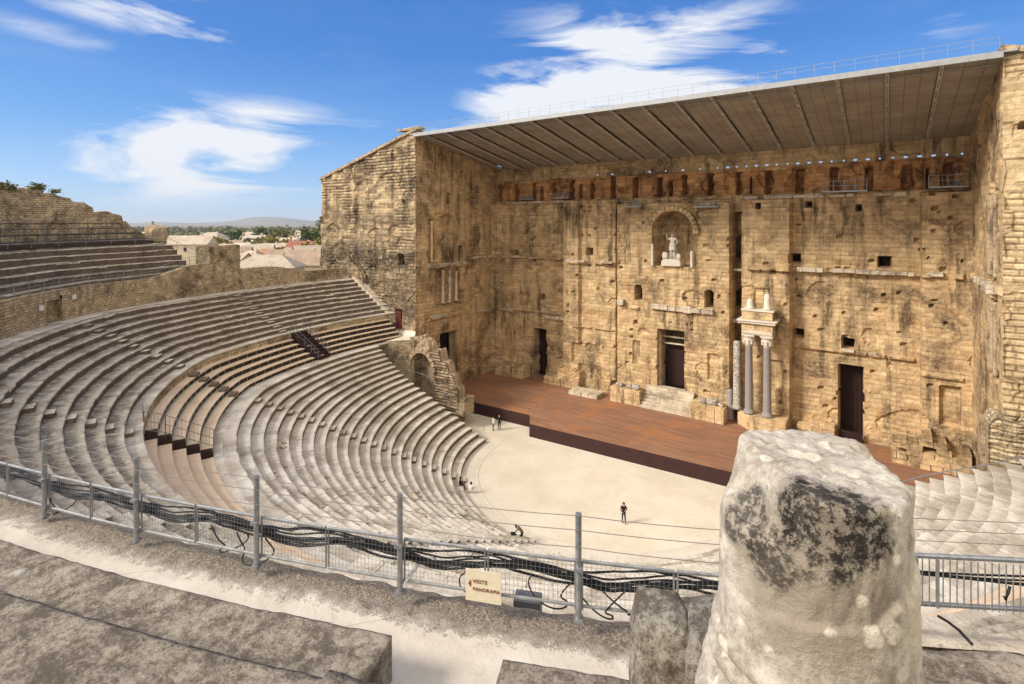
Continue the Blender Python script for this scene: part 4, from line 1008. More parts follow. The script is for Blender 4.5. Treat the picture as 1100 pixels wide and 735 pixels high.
# columns group right of the centre
cg = empty('column_group', (11.2, 68.6, 1.5), 'two grey columns under a pale entablature, on a stone base right of the central door', 'columns')
mb = MB(); pol = [(8.7, 70.2), (8.7, 68.6), (10.8, 66.7), (14.2, 66.7), (14.2, 70.2)]
for kk in range(3): mb.prism([(p[0]+rnd.uniform(-.05, .05), p[1]+rnd.uniform(-.05, .05)) for p in pol], 1.5+.6*kk, 1.5+.6*kk+.58)
mb.build('base', 'frons_stone', cg, bevel=.05)
cy = 68.0
def cx_at(px, y): d = F2+R2*((px-550)/565.0); return CX+(y-CY)/d.y*d.x
def z_at(px, py, y): return on_y(px, py, y)[2]
c1, c2 = cx_at(804.5, cy), cx_at(824, cy)
zb = 3.3; zc_ = z_at(815, 372, cy); ze = z_at(815, 358, cy)
for x in (c1, c2):
    mb = MB(); mb.lathe((x, cy, zb), [(.62, 0), (.62, .22), (.55, .26), (.58, .42), (.46, .5), (.46, .6), (.44, 3), (.40, zc_-zb-.1), (.43, zc_-zb)], 18); sh = mb.build('shaft', 'granite', cg, smooth=False)
    for p in sh.data.polygons: p.use_smooth = abs(p.normal.z) < .5
    mb = MB(); mb.lathe((x, cy, zc_), [(.40, 0), (.5, .25), (.46, .35), (.62, .75), (.58, .85), (.78, 1.2)], 12); mb.box((x, cy, zc_+1.27), (1.35, 1.35, .16))
    for q in range(8):
        th = q*math.pi/4; mb.box((x+.56*math.cos(th), cy+.56*math.sin(th), zc_+.5), (.16, .16, .5), th, 0, .03)
    mb.build('capital', 'white_marble', cg)
mb = MB(); z = zc_+1.36; xm = (c1+c2)/2; hw = (c2-c1)/2+.75
mb.box((xm, cy+.4, z+.28), (2*hw-.2, 1.9, .55), jit=.03); mb.build('architrave', 'pale_ledge', cg, bevel=.03)
mb = MB(); mb.box((xm, cy+.4, z+.95), (2*hw-.1, 1.9, .75), jit=.03); mb.build('frieze', 'frons_stone', cg, bevel=.03)
mb = MB(); mb.box((xm, cy+.35, z+1.5), (2*hw+.5, 2.5, .28), jit=.03); mb.box((xm, cy+.35, z+1.72), (2*hw+.8, 2.8, .16), jit=.03); mb.build('cornice', 'white_marble', cg, bevel=.03)
z2_ = z+1.8
mb = MB(); mb.box((xm, cy+.5, z2_+.5), (2*hw-.2, 1.7, .95), jit=.03); mb.build('attic', 'frons_stone', cg, bevel=.03)
mb = MB(); mb.box((xm, cy+.5, z2_+1.1), (2*hw+.1, 2.0, .22), jit=.03); mb.build('upper_cornice', 'white_marble', cg, bevel=.03)
for x, h in ((c1+.1, z_at(803, 321, cy)-z2_-1.2), (c2, z_at(825, 316, cy)-z2_-1.2)):
    mb = MB(); mb.lathe((x, cy+.2, z2_+1.2), [(.5, 0), (.5, .15), (.40, .25), (.36, h*.6), (.35, h*.86), (.16, h)], 12); mb.build('upper_column_stub', 'white_marble', cg, smooth=True)
xv = cx_at(791.5, 68.6); mb = MB(); hv = z_at(791, 366, 68.6)-3.4
mb.lathe((xv, 68.7, 3.35), [(.6, 0), (.6, .2), (.47, .35), (.45, hv*.5), (.42, hv-.1), (.36, hv)], 16); tag(mb.build('veined_column', 'marble_vein', smooth=True), 'shorter column of black and white veined marble left of the two grey columns', 'column')
xv = cx_at(784, 69.5); mb = MB(); mb.lathe((xv, 69.6, 1.5), [(.5, 0), (.5, .3), (.4, .5), (.38, 3.6), (.3, 3.8)], 12); tag(mb.build('column_stump', 'granite', smooth=True), 'short broken column stump at the foot of the veined marble column', 'column')

# ------------------------------------------------------------ ruins, rails and small things at the two ends of the seats
def ruin_wall(name, pts, y, thick, z0, label, mat='ruin_stone', hole=None, seed=0, res=.25, rough=.22):
    xs_ = [p[0] for p in pts]; zs_ = [p[1] for p in pts]; e = empty(name, ((xs_[0]+xs_[-1])/2, y, z0), label, 'stone ruin')
    tp = lambda u: math.floor((float(np.interp(u, xs_, zs_))+.35*n1(u*1.3, seed))/.36)*.36+.10*n1(u*2.9, seed+3)
    def dep(u, z): return -.35*max(0, n1(u*.8, z*.9, seed))-(2.8 if hole and hole(u, z) else 0)
    hf_wall('front', (0, y, 0), (1, 0, 0), (0, -1, 0), xs_[0], xs_[-1], z0, max(zs_)+.2, dep, mat, e, res=res*.75, top=tp, rough=rough, seed=seed, brough=.10, bw=.8, bh=.36, deep=-1.9)
    mb = MB(); n = int((xs_[-1]-xs_[0])/.2); P = []
    for i in range(n+1):
        x = xs_[0]+(xs_[-1]-xs_[0])*i/n; row = []
        for q in range(11): f_ = q/10; t = tp(x+.5*n1(f_*4, seed)) ; row.append((x, y+.05+(thick-.05)*f_, t-.03+(.16*fbm(x*1.4, f_*thick*1.4, seed) if q else 0)))
        row.append((x, y+thick, z0)); P.append(row)
    mb.grid(P, flip=True)
    for row in (P[0], P[-1]): mb.add(row+[(row[0][0], y+.05, z0)], [tuple(range(13))])
    mb.build('core', mat, e); return e
ra = [on_y(px, py, 51.0) for px, py in ((408, 374), (420, 368), (436, 366), (447, 362), (458, 362), (466, 367), (468, 376), (477, 377), (479, 388), (485, 390), (487, 402), (492, 404), (494, 416), (497, 418), (498, 434))]
hc = on_y(456, 384, 51.0); 
lr = ruin_wall('ruined_arch', [(p[0]-.9, p[2]) for p in ra], 51.0, 1.5, .2, 'ruined stone archway of broken blocks at the foot of the left tower', hole=lambda u, z: arch(u, z, hc[0]-.4, 1.9, 0, hc[2]-1.4), seed=12)
mb = MB(); ax_, az_ = hc[0]-.4, hc[2]-1.4
for k in range(11):
    th = math.pi*k/10; mb.box((ax_+2.25*math.cos(th), 50.85, az_+2.25*math.sin(th)), (.6, .5, .62), 0, 0, .04, ry=-th)
mb.build('arch_ring', 'ruin_stone', lr, bevel=.03)
lc = masonry('stone_block', -21.6, -20.2, 50.9, 53, 1.5, 3.3, 'upright cut stones at the corner where the stage meets the left seats', 'ruin_stone')
# sloping causeway and wall with door between upper rows and tower
cw = empty('stone_causeway', (-34, 50, 9), 'pale walkway leading from the upper seats to the small red door of the left tower', 'walkway')
mb = MB()
pa = [ring(39.2, -3.5, 9.6), ring(35.6, 3.5, 9.5), (-29.2, 51.0, 10.2), (-30.8, 52.9, 10.9), (-36.5, 52.9, 10.6)]
mb.add([tuple(p) for p in pa], [tuple(range(5))]); mb.add([(p[0], p[1], 0) for p in pa]+[tuple(p) for p in pa], [(i, (i+1) % 5, 5+(i+1) % 5, 5+i) for i in range(5)], 1); mb.build('paving', ['paving_ring', 'rubble_wall'], cw)
mb = MB()
for i in range(12):
    t = i/12; p = Vector(on_y(383, 296, 52.4)).lerp(Vector(on_y(421, 336, 52.4)), t); q = Vector(on_y(383, 296, 52.4)).lerp(Vector(on_y(421, 336, 52.4)), t+1/12.5)
    mb.add([(p.x, 51.6, p.z), (q.x, 51.6, q.z), (q.x, 52.8, q.z), (p.x, 52.8, p.z), (p.x, 51.6, p.z-1.2), (q.x, 51.6, q.z-1.2), (q.x, 52.8, q.z-1.2), (p.x, 52.8, p.z-1.2)], [(0, 1, 2, 3), (4, 7, 6, 5), (0, 4, 5, 1), (1, 5, 6, 2), (2, 6, 7, 3), (3, 7, 4, 0)])
tag(mb.build('sloping_coping', 'pale_ledge'), 'pale stone coping sloping down beside the end of the upper rows at the left tower', 'stone coping')
sb = [on_y(px, py, 52.3) for px, py in ((346, 266), (362, 264), (372, 270), (384, 284), (390, 296), (391, 310))]
ruin_wall('stone_buttress', [(p[0], p[2]) for p in sb], 52.0, .9, 14, 'broken stone mass against the outer foot of the left tower', 'tower_stone', seed=17, res=.3)
sbr = [on_y(px, py, 52.4) for px, py in ((372, 266), (382, 272), (391, 284), (397, 298))]
railing('curved_railing', sbr, 1.0, 'short curved dark railing beside the broken mass at the left tower foot', 'railing', mat='painted_steel', mids=1)
railing('row_railing', [ring(39.0, a, 12.7) for a in np.arange(-5, 12.5, 2.4)], 1.15, 'steel railing above the wall at the tower end of the upper seats', 'railing', mids=2)
railing('end_handrail', [Vector(on_y(px, py, 49.9-.35*i/3)) for i, (px, py) in enumerate(((398, 370), (420, 387), (441, 405), (458, 411), (480, 430), (497, 447), (520, 463)))], .9, 'long pale handrail running down the tower end of the lower seats', 'handrail', mids=0, r=.035)
# vomitory stairs between the bench blocks
vs_ = empty('timber_stairs', ring(36.5, 20.4, 10), 'dark brown timber stairs with railings between the two far bench blocks', 'stairs')
mb = MB()
for k in range(8):
    R = 38.7-.52*k; z = 12.5-.38*k
    q = [ring(R-.52, 18.9, z-.3), ring(R-.52, 21.8, z-.3), ring(R, 21.8, z-.3), ring(R, 18.9, z-.3), ring(R-.52, 18.9, z), ring(R-.52, 21.8, z), ring(R, 21.8, z), ring(R, 18.9, z)]
    mb.add(q, [(4, 5, 6, 7), (0, 3, 2, 1), (0, 1, 5, 4), (1, 2, 6, 5), (2, 3, 7, 6), (3, 0, 4, 7)])
mb.build('flight', 'dark_timber', vs_)
for a in (18.8, 21.9):
    mb = MB(); q = [ring(38.9, a, 11.3), ring(38.9, a, 12.7), ring(34.7, a, 9.9), ring(34.7, a, 9.2)]; mb.add(q, [(0, 1, 2, 3)])
    mb.build('side_panel', 'dark_timber', vs_)
    mb = MB(); pp = [Vector(ring(38.9-1.05*i, a, 12.5-.72*i)) for i in range(5)]
    for p in pp: mb.tube([p, p+Vector((0, 0, 1.1))], .035, 4)
    for h in (.55, 1.1): mb.tube([p+Vector((0, 0, h)) for p in pp], .035, 4)
    mb.build('side_rail', 'painted_steel', vs_)
# barrier in front of the raised benches
bar = empty('crowd_barrier', ring(37, 67, 11), 'grey barred barrier closing the near end of the raised benches', 'barrier')
def barpanel(parent, A, B, h, n, name='barrier_panel'):
    A, B = Vector(A), Vector(B); mb = MB(); up = Vector((0, 0, h))
    for p in (A, B): mb.tube([p-Vector((0, 0, .25)), p+up], .035, 5)
    for z in (0.05, .5, 1): mb.tube([A+up*z, B+up*z], .028, 4)
    for i in range(1, n): p = A.lerp(B, i/n); mb.tube([p, p+up], .015, 4)
    mb.build(name, 'galvanised_steel', parent)
b0, b1, b2, b3 = ring(39.0, 64.5, 12.0), ring(38.8, 67.2, 12.0), ring(37.6, 67.2, 11.6), ring(34.8, 67.2, 10.1)
barpanel(bar, b0, b1, 1.35, 9); barpanel(bar, b2, b3, 1.25, 12); barpanel(bar, b1, b2, 1.3, 6)
mb = MB()
for k in range(5):
    R = 34.85+.8*k; q = [ring(R, 67.35, 9.2+.49*k), ring(R+.78, 67.35, 9.2+.49*k), ring(R+.78, 67.35, 9.86+.49*k), ring(R, 67.35, 9.86+.49*k)]; mb.add(q, [(0, 1, 2, 3)])
mb.build('kick_board', 'dark_timber', bar)
# right side: ruined wall over the right passage and rail
masonry('stone_pier', 25.2, 27.4, 53.6, 55.2, 0.2, 3.6, 'lowest stacked stones of the ruined corner below the right tower', 'ruin_stone', jag=.7)
masonry('stone_pier', 29.4, 30.6, 53.4, 55.0, 0.2, 11.0, 'tall crumbling stone pier against the inner corner of the right tower', 'ruin_stone', jag=.0)
rr2 = [on_y(px, py, 52.2) for px, py in ((1062, 449), (1075, 447), (1100, 444), (1140, 440))]
ruin_wall('ruined_wall', [(p[0], p[2]) for p in rr2], 52.2, 2.6, 1.0, 'low stone wall with pale flat top at the foot of the right tower', 'rubble_wall', seed=29)
railing('end_handrail', [Vector(on_y(px, py, 51.4)) for px, py in ((950, 524), (990, 512), (1028, 505), (1064, 499), (1100, 492), (1140, 484))], .03, 'thin sloping handrail above the end of the right seats', 'handrail', mids=0, r=.045, down=1.0)

# ------------------------------------------------------------ foreground: ledge, steps, fence
def fzone(r0, r1, a0, a1, n, m, z, amp=.012, seed=0):
    P = []; UV = []
    for i in range(n+1):
        a = a0+(a1-a0)*i/n; row = []; u = []
        for j in range(m+1):
            r = r0+(r1-r0)*j/m; e = amp*fbm(a*1.6, r*2.2, seed, 5)*2.2; edge = sst((r-r0)/.15)
            row.append(old(r-(.06*n1(a*3, 2) if j == 0 else 0), a, z+e-.05*(1-edge))); u.append((R_(a)*r, r-r0))
        P.append(row); UV.append(u)
    return P, UV
ld = empty('stone_ledge', old(51.8, 110, 21.8), 'pale curved stone walkway with rough dark edge under the near fence', 'stone ledge')
mb = MB()
P, UV = fzone(51.15, 54.2, 96, 116.2, 420, 40, 21.76, .008, 3)
P = [[(r[0][0], r[0][1], 16.8)]+r for r in P]; UV = [[(u[0][0], -3)]+u for u in UV]
mb.grid(P, UV); mb.build('walkway', 'walkway_pale', ld)
mb = MB(); P, UV = fzone(51.12, 54.2, 116.2, 127, 240, 44, 21.90, .035, 8); P = [[(r[0][0], r[0][1], 16.8)]+r for r in P]; UV = [[(u[0][0], -3)]+u for u in UV]
mb.grid(P, UV); mb.build('rough_edge', 'lichen_rough', ld)
mb = MB(); P, UV = fzone(50.92, 51.2, 115.5, 127, 60, 5, 21.88, .01, 9); mb.grid(P, UV); mb.build('outer_kerb', 'pale_ledge', ld)

def arc_block(name, r0, r1, a0, a1, z0, z1, mat, label=None, cat=None, seed=0, parent=None, amp=.02, dens=.04, round_=.03):
    """weathered stone step lying on an arc"""
    mb = MB(); L = R_(a1-a0)*r0; n = max(4, int(L/dens)); m = max(4, int((r1-r0)/dens)); hN = max(3, int((z1-z0)/dens))
    def pt(a, r, z):
        q = Vector(old(r, a, z)); v = Vector((fbm(q.x*2.1+seed, q.y*2.1, q.z*2.1), fbm(q.x*2.1, q.y*2.1+seed, q.z*2.1+7), fbm(q.x*2.1, q.y*2.1, q.z*2.1+seed+13)))*amp
        v2 = Vector((0, 0, fbm(q.x*9, q.y*9, q.z*9+seed, 3)))*amp*.45
        return q+v+v2
    def rd(i, N, w): # 0..1 edge rounding drop
        d = min(i, N-i)/N*w; return max(0, 1-d/round_)
    P = []
    for i in range(n+1):
        a = a0+(a1-a0)*i/n; ea = rd(i, n, L); row = []
        for j in range(hN): row.append(pt(a, r0+.02*(j/hN)+.01*ea, z0+(z1-round_*.5-z0)*j/hN-.0*ea))
        for j in range(m+1):
            r = r0+(r1-r0)*j/m; er = rd(j, m, r1-r0); row.append(pt(a, r, z1-round_*.8*(max(ea, er if j < m/2 else 0)**2)))
        P.append(row)
    mb.grid(P)
    for s_, row in ((0, P[0]), (1, P[-1])):   # end faces
        a = a0 if s_ == 0 else a1; Q = []
        for j in range(hN+1):
            z = z0+(z1-round_*.8-z0)*j/hN; Q.append([pt(a, r0+(r1-r0)*k/m, z) for k in range(m+1)])
        mb.grid(Q, flip=(s_ == 0))
    o = mb.build(name, mat, parent, smooth=True)
    if label: tag(o, label, cat)
    return o
arc_block('stone_step', 52.42, 53.16, 97, 112.05, 21.6, 22.2, 'lichen_rough', 'long lichen covered stone step in the lower left foreground, its square end facing right', 'stone step', 1, amp=.014)
arc_block('stone_step', 53.14, 54.3, 97, 111.85, 21.6, 22.36, 'lichen_rough', 'higher lichen covered stone step in the bottom left corner of the photo', 'stone step', 2, amp=.014, dens=.06)
arc_block('stone_step', 54.3, 55.2, 97, 111.5, 21.6, 22.75, 'lichen_rough', 'stone step below and left of the viewpoint, behind the bottom left corner', 'stone step', 3, amp=.04, dens=.1)
arc_block('stone_step', 52.50, 53.3, 113.25, 114.75, 21.6, 22.25, 'lichen_rough', 'short mossy stone step between the pale passage and the upright blocks', 'stone step', 4, amp=.014)
arc_block('stone_step', 52.62, 53.6, 112.2, 113.2, 21.6, 21.90, 'walkway_pale', 'low smooth pale slab in the passage between the two lichen covered steps', 'stone step', 5, amp=.01)
arc_block('stone_step', 52.9, 54.4, 114.9, 121, 21.6, 22.5, 'lichen_rough', 'broad rough stone step beneath the broken column', 'stone step', 6, amp=.04, dens=.07)
arc_block('stone_step', 53.7, 56.5, 112.2, 122, 21.6, 22.95, 'lichen_rough', 'upper stone step carrying the broken column at the viewpoint', 'stone step', 7, amp=.04, dens=.12)
def rough_block(name, px, py, Z, sx, sy, h, label, seed, rz, mat='lichen_block'):
    c = at_depth(px, py, Z); mb = MB(); bm = bmesh.new(); bmesh.ops.create_cube(bm, size=1); bmesh.ops.subdivide_edges(bm, edges=bm.edges, cuts=28, use_grid_fill=True)
    vs = []; mm = Matrix.Rotation(rz, 3, 'Z')
    for v in bm.verts:
        p = v.co*2; k = Vector([math.copysign(abs(t)**1.0, t) for t in p]); l6 = (abs(p.x)**7+abs(p.y)**7+abs(p.z)**9)**(1/7.5); k = p/max(l6, .001)*1.0 if l6 > 1 else p
        q = mm @ Vector((k.x*sx/2, k.y*sy/2, k.z*h/2)); w = Vector((c[0], c[1], c[2]-h/2))+q
        w += Vector((fbm(w.x*3+seed, w.y*3, w.z*3), fbm(w.x*3, w.y*3+seed, w.z*3), fbm(w.x*3, w.y*3, w.z*3+seed)))*.03+Vector((n1(w.x*14, w.y*14, w.z*14+seed), n1(w.x*14+5, w.y*14, w.z*14), n1(w.x*14, w.y*14+3, w.z*14)))*.009
        vs.append(w)
    mb.add(vs, [tuple(v.index for v in f.verts) for f in bm.faces]); bm.free()
    return tag(mb.build(name, mat, smooth=True), label, 'stone block')
rough_block('stone_block', 712, 652, 3.15, .36, .40, 1.5, 'upright rough stone block with pitted face left of the broken column', 3, YAW-.12)
rough_block('stone_block', 762, 668, 2.98, .26, .40, 1.5, 'smaller rough stone block wedged between the upright block and the column', 9, YAW-.35)
rough_block('stone_block', 752, 650, 3.55, .5, .3, 1.2, 'low rough stone block behind the two blocks, touching the column', 14, YAW)

# broken column
C0 = Vector(at_depth(872, 500, 2.47)); ccx, ccy = C0.x, C0.y; RAD = .402
mb = MB(); nA, P = 220, []
f2, r2 = F2, R2
def colrad(th, z):
    u = Vector((math.cos(th), math.sin(th), 0)); rt = u.dot(r2); fr = -u.dot(f2)
    r = RAD*(1+.010*(25-z))
    zl = 24.50+.06*n1(3*math.cos(th), 3*math.sin(th), 2)-.10*sst(-rt)+.10*sst(rt)
    brk = sst((z-zl)/.025)*sst((fr+.05)/.25)             # broken face: the skin has split away above this line
    r -= (.022+.018*fbm(4*u.x, 4*u.y, z*4))*brk
    flat = .395/max(.25, math.cos(max(-1.2, min(1.2, math.atan2(rt-.12, max(fr, .01))))))
    if fr > .1: r -= max(0, r-flat)*.8*brk
    r -= .05*sst((z-24.66)/.2)*sst((-rt-.35)/.4)
    r += .05*sst((.7*rt-.7*fr-.72)/.25)*sst((z-24.45)/.25)
    r += .004*fbm(3*u.x, 3*u.y, z*2.4)+.0035*fbm(10*u.x, 10*u.y, z*14, 4)
    if z < 24.36:
        w = .25+.75*sst((-rt+.35)/.7); t = (24.36-z)/.5; r += .02*t*w+.03*t*t
        for zc_, hgt, o in ((24.16, .035, .022), (24.07, .04, .028), (23.95, .06, .04), (23.80, .07, .05)):
            q = (z-zc_)/hgt
            if abs(q) < 1: r += o*w*math.sqrt(1-q*q)
    return r
def coltop(th, rr):
    x = rr*math.cos(th); y = rr*math.sin(th); u = Vector((x, y, 0)); rt = u.dot(r2); fr = -u.dot(f2)
    z = 24.975-.02*sst((fr)/.4)-.26*sst((-rt-.185)/.17)*(.55+.45*sst((fr+.3)/.4))
    z -= .055*sst((rt-.30)/.03)*sst((fr+.22)/.06)
    return z+.012*fbm(x*5, y*5, 7)+.010*fbm(x*16, y*16, 2, 4)
for i in range(nA+1):
    th = 2*math.pi*(i % nA)/nA; row = []; ztop = coltop(th, colrad(th, 25.0))
    nz_ = 150
    for j in range(nz_+1):
        z = 23.0+(ztop-23.0)*j/nz_; r = colrad(th, z)
        d = ztop-z
        if d < .03: r -= .014*(1-d/.03)**2
        row.append((ccx+r*math.cos(th), ccy+r*math.sin(th), z))
    r0 = colrad(th, ztop)-.014
    for j in range(1, 41):
        rr = r0*(1-j/40.0); row.append((ccx+rr*math.cos(th), ccy+rr*math.sin(th), coltop(th, rr)))
    P.append(row)
mb.grid(P)
tag(mb.build('broken_column', 'lichen_column', smooth=True), 'thick broken stone column stump with lichen stained face standing close in the right foreground', 'column')
mb = MB(); mb.box((ccx, ccy, 22.98), (1.15, 1.15, .3), YAW+.2, 0, .02); tag(mb.build('stone_plinth', 'lichen_block', bevel=.03), 'square worn plinth stone under the broken foreground column', 'stone block')

# fence
FR = 51.5; FZ = 21.80
fe = empty('panorama_fence', old(FR, 110, FZ), 'grey wire mesh fence with tall posts and three wires along the near ledge', 'fence')
def fz(a): return FZ+.012*(a-104)
posts = [98.6, 100.8, 103.0, 105.2, 107.3, 109.5, 111.65, 113.9, 116.1]
for a in posts:
    mb = MB(); z = fz(a); mb.tube([old(FR, a, z-.02), old(FR, a, z+1.13)], .033, 10); mb.box(old(FR+.0, a, z+.02), (.10, .09, .03), R_(a)); mb.box(old(FR-.04, a, z+.12), (.05, .09, .03), R_(a)); mb.box(old(FR+.03, a, z+.56), (.06, .09, .035), R_(a)); mb.build('post', 'galvanised_steel', fe, smooth=False)
for (zw, sag) in ((1.12, .018), (.97, .014), (.79, .02)):
    mb = MB(); pts = []
    for i in range(len(posts)-1):
        for t in (0, .2, .4, .6, .8): a = posts[i]+(posts[i+1]-posts[i])*t; pts.append(old(FR+.03, a, fz(a)+zw-sag*4*t*(1-t)))
    mb.tube(pts, .0042, 5); mb.build('wire', 'wire_steel', fe)
mb = MB()
for i in range(len(posts)-1):
    a0, a1 = posts[i]+.04, posts[i+1]-.04
    mid = (a0+a1)/2
    for (s0, s1) in ((a0, mid-.02), (mid+.02, a1)):
        mb = MB(); zt, zb_ = .60, .13
        mb.tube([old(FR-.045, s0, fz(s0)+zt), old(FR-.045, s1, fz(s1)+zt)], .021, 6)
        mb.tube([old(FR-.045, s0, fz(s0)+zb_), old(FR-.045, s1, fz(s1)+zb_)], .019, 6)
        for s_ in (s0, s1): mb.tube([old(FR-.045, s_, fz(s_)+zb_), old(FR-.045, s_, fz(s_)+zt)], .012, 5)
        fr = mb.build('panel_frame', 'galvanised_steel', fe)
        mb = MB(); n = int(R_(s1-s0)*FR/.047)
        for k in range(1, n): a = s0+(s1-s0)*k/n; mb.tube([old(FR-.045, a, fz(a)+zb_), old(FR-.045, a, fz(a)+zt)], .0018, 4, cap=False)
        for k in range(1, 8): h = zb_+(zt-zb_)*k/8; mb.tube([old(FR-.048, s0, fz(s0)+h), old(FR-.048, s1, fz(s1)+h)], .0015, 4, cap=False)
        mb.build('mesh_panel', 'galvanised_steel', fr)
# barrier right of the column
bf = empty('barred_fence', old(50.9, 119, 22.2), 'barred grey fence panel right of the broken column', 'fence')
def rb(a, z): return old(51.25, a, z)
A0, A1 = 116.9, 124
mb = MB(); mb.tube([rb(A0, 22.78), rb(A1, 22.80)], .024, 8); mb.tube([rb(A0, 22.30), rb(A1, 22.32)], .022, 8); mb.tube([rb(117.6, 22.2), rb(117.6, 22.78)], .02, 6); mb.tube([rb(117.82, 22.3), rb(117.82, 22.78)], .014, 6); mb.build('panel_frame', 'galvanised_steel', bf)
mb = MB(); n = int(R_(A1-A0)*51.25/.062)
for k in range(1, n): a = A0+(A1-A0)*k/n; mb.tube([rb(a, 22.31), rb(a, 22.78)], .006, 5, cap=False)
mb.build('panel_bars', 'galvanised_steel', bf)
for z in (22.93, 23.04, 23.15):
    mb = MB(); mb.tube([rb(A0, z), rb(A1, z+.01)], .0035, 4); mb.build('wire', 'wire_steel', bf)

# cables along the fence
cr = random.Random(4)
for c in range(11):
    mb = MB(); pts = []; base = .37+.015*(c % 8)-.03*(c//8); off = .10+.035*(c//5)+.01*(c % 3); ph = cr.uniform(0, 6); ends = (97.5, 116.6)
    i = 0
    a = ends[0]
    while a < ends[1]:
        sl = max(0, (a-103)/13); dip = .055*math.sin(a*2.9+.3*ph)*(1+.6*sl)+.02*n1(a*3, ph)-.075*abs(math.sin((a-105.2)/2.17*math.pi))+.035
        pts.append(old(FR-off+.015*n1(a*5, ph, 3), a, fz(a)+base+dip)); a += .12
    mb.tube(pts, .011 if c % 4 else .015, 6); tag(mb.build('cable', 'black_rubber', smooth=True), 'black rubber cable in the thick bundle hung behind the mesh fence', 'cable', 'black cables bundled along the near fence')
for c, (a, w, dz) in enumerate(((108.9, .42, -.30), (109.35, .5, -.38), (112.6, .3, -.26), (113.6, .45, -.30), (114.2, .4, -.36), (114.5, .5, -.30), (105.4, .4, -.33), (115.0, .5, -.35))):
    mb = MB(); pts = [old(FR-.08+.05*math.sin(t*6.28/36*2+c), a+w*(t/36-.5)*1.3+.12*math.sin(t*.25+c), fz(a)+.36+dz*math.sin(math.pi*t/36)) for t in range(37)]
    mb.tube(pts, .009, 6); tag(mb.build('cable', 'black_rubber', smooth=True), 'thin black cable looping down from the bundle at the near fence', 'cable', 'thin cable loops under the near fence bundle')
for c in range(4):
    mb = MB(); pts = [rb(A0+.0+(A1-A0)*t/20, 22.52+.018*c+.02*math.sin(t*.7+c)-.0) for t in range(21)]; pts = [(p[0]-.05*(1+.3*c), p[1]+.12, p[2]) for p in pts]
    mb.tube(pts, .011, 6); tag(mb.build('cable', 'black_rubber', smooth=True), 'black cable running straight behind the barred fence right of the column', 'cable', 'black cables behind the barred fence')
mb = MB(); pts = [at_depth(px, py, Z) for px, py, Z in ((1008, 662, 5.2), (1018, 668, 5.1), (1030, 677, 4.95), (1044, 692, 4.75))]; mb.tube(pts, .014, 6); tag(mb.build('cable', 'black_rubber', smooth=True), 'thick black cable hanging down to the ledge right of the column', 'cable')
mb = MB(); pts = [at_depth(px, py, 4.85) for px, py in ((1085, 630), (1083, 637), (1080, 645), (1079, 641))]; mb.tube(pts, .012, 6); tag(mb.build('cable_tie', 'black_rubber', smooth=True), 'black strap knotted on the top rail of the barred fence', 'strap')
# cloth tie on a prop
mb = MB(); mb.tube([old(FR-.18, 111.85, fz(112)+.30), old(FR-.02, 111.7, fz(112)+.10)], .022, 8); mb.tube([old(FR-.16, 111.95, fz(112)+.29), old(FR-.15, 112.05, fz(112)+.36)], .03, 8); tag(mb.build('pipe_prop', 'white_cloth'), 'short whitish pipe propping the cables beside a fence post', 'pipe')
# switch cabinet behind the fence
mb = MB(); mb.box(at_depth(567, 652, 6.3), (.32, .2, .26), R_(24)); tag(mb.build('junction_box', 'painted_steel', bevel=.01), 'grey junction box standing just beyond the sign behind the fence', 'box')

# sign
sa = 112.93; sc_ = Vector(old(FR+.005, sa, 0)); s0 = at_depth(519, 630.5, 5.72)
sg = empty('direction_sign', s0, 'cream sign reading VISITE PANORAMA with a small red arrow, hung on the fence', 'sign')
tang = Vector((math.sin(R_(sa)), -math.cos(R_(sa)), 0))*1.0
tang = (Vector(old(FR, sa+1, 0))-Vector(old(FR, sa-1, 0))).normalized(); nrm = Vector((-math.cos(R_(sa)), -math.sin(R_(sa)), 0))
if nrm.dot(cam.location-Vector(s0)) < 0: nrm = -nrm
rot = Matrix((tang, Vector((0, 0, 1)), nrm)).transposed() if tang.cross(Vector((0, 0, 1))).dot(nrm) > 0 else Matrix((-tang, Vector((0, 0, 1)), nrm)).transposed()
def sign_poly(pts2, dz, mat, name, parent, thick=.004):
    mb = MB(); n = len(pts2); vs = [Vector(s0)+rot @ Vector((p[0], p[1], dz)) for p in pts2]+[Vector(s0)+rot @ Vector((p[0], p[1], dz-thick)) for p in pts2]
    mb.add(vs, [tuple(range(n)), tuple(range(n, 2*n))[::-1]]+[(i, n+i, n+(i+1) % n, (i+1) % n) for i in range(n)]); return mb.build(name, mat, parent)
board = sign_poly([(-.20, -.168), (.20, -.172), (.20, .168), (-.20, .172)], 0, 'sign_cream', 'board', sg, .012)
sign_poly([(-.168, .02), (-.138, .06), (-.138, -.02)], .004, 'sign_red', 'arrow', sg)
def word(txt, x, y, size):
    c = bpy.data.curves.new('lettering', 'FONT'); c.body = txt; c.size = size; c.extrude = .0015; c.space_character = 1.08
    t = bpy.data.objects.new('lettering', c); COL.objects.link(t); bpy.context.view_layer.update()
    dg = bpy.context.evaluated_depsgraph_get(); me = bpy.data.meshes.new_from_object(t.evaluated_get(dg)); bpy.data.objects.remove(t)
    me.transform(Matrix.Translation(Vector(s0)) @ rot.to_4x4() @ Matrix.Translation((x, y, .004))); me.transform(world_of(sg).inverted())
    me.materials.clear(); me.materials.append(M['sign_red']); o = bpy.data.objects.new('lettering', me); COL.objects.link(o); o.parent = sg
word('VISITE', -.118, .030, .058); word('PANORAMA', -.118, -.052, .053)

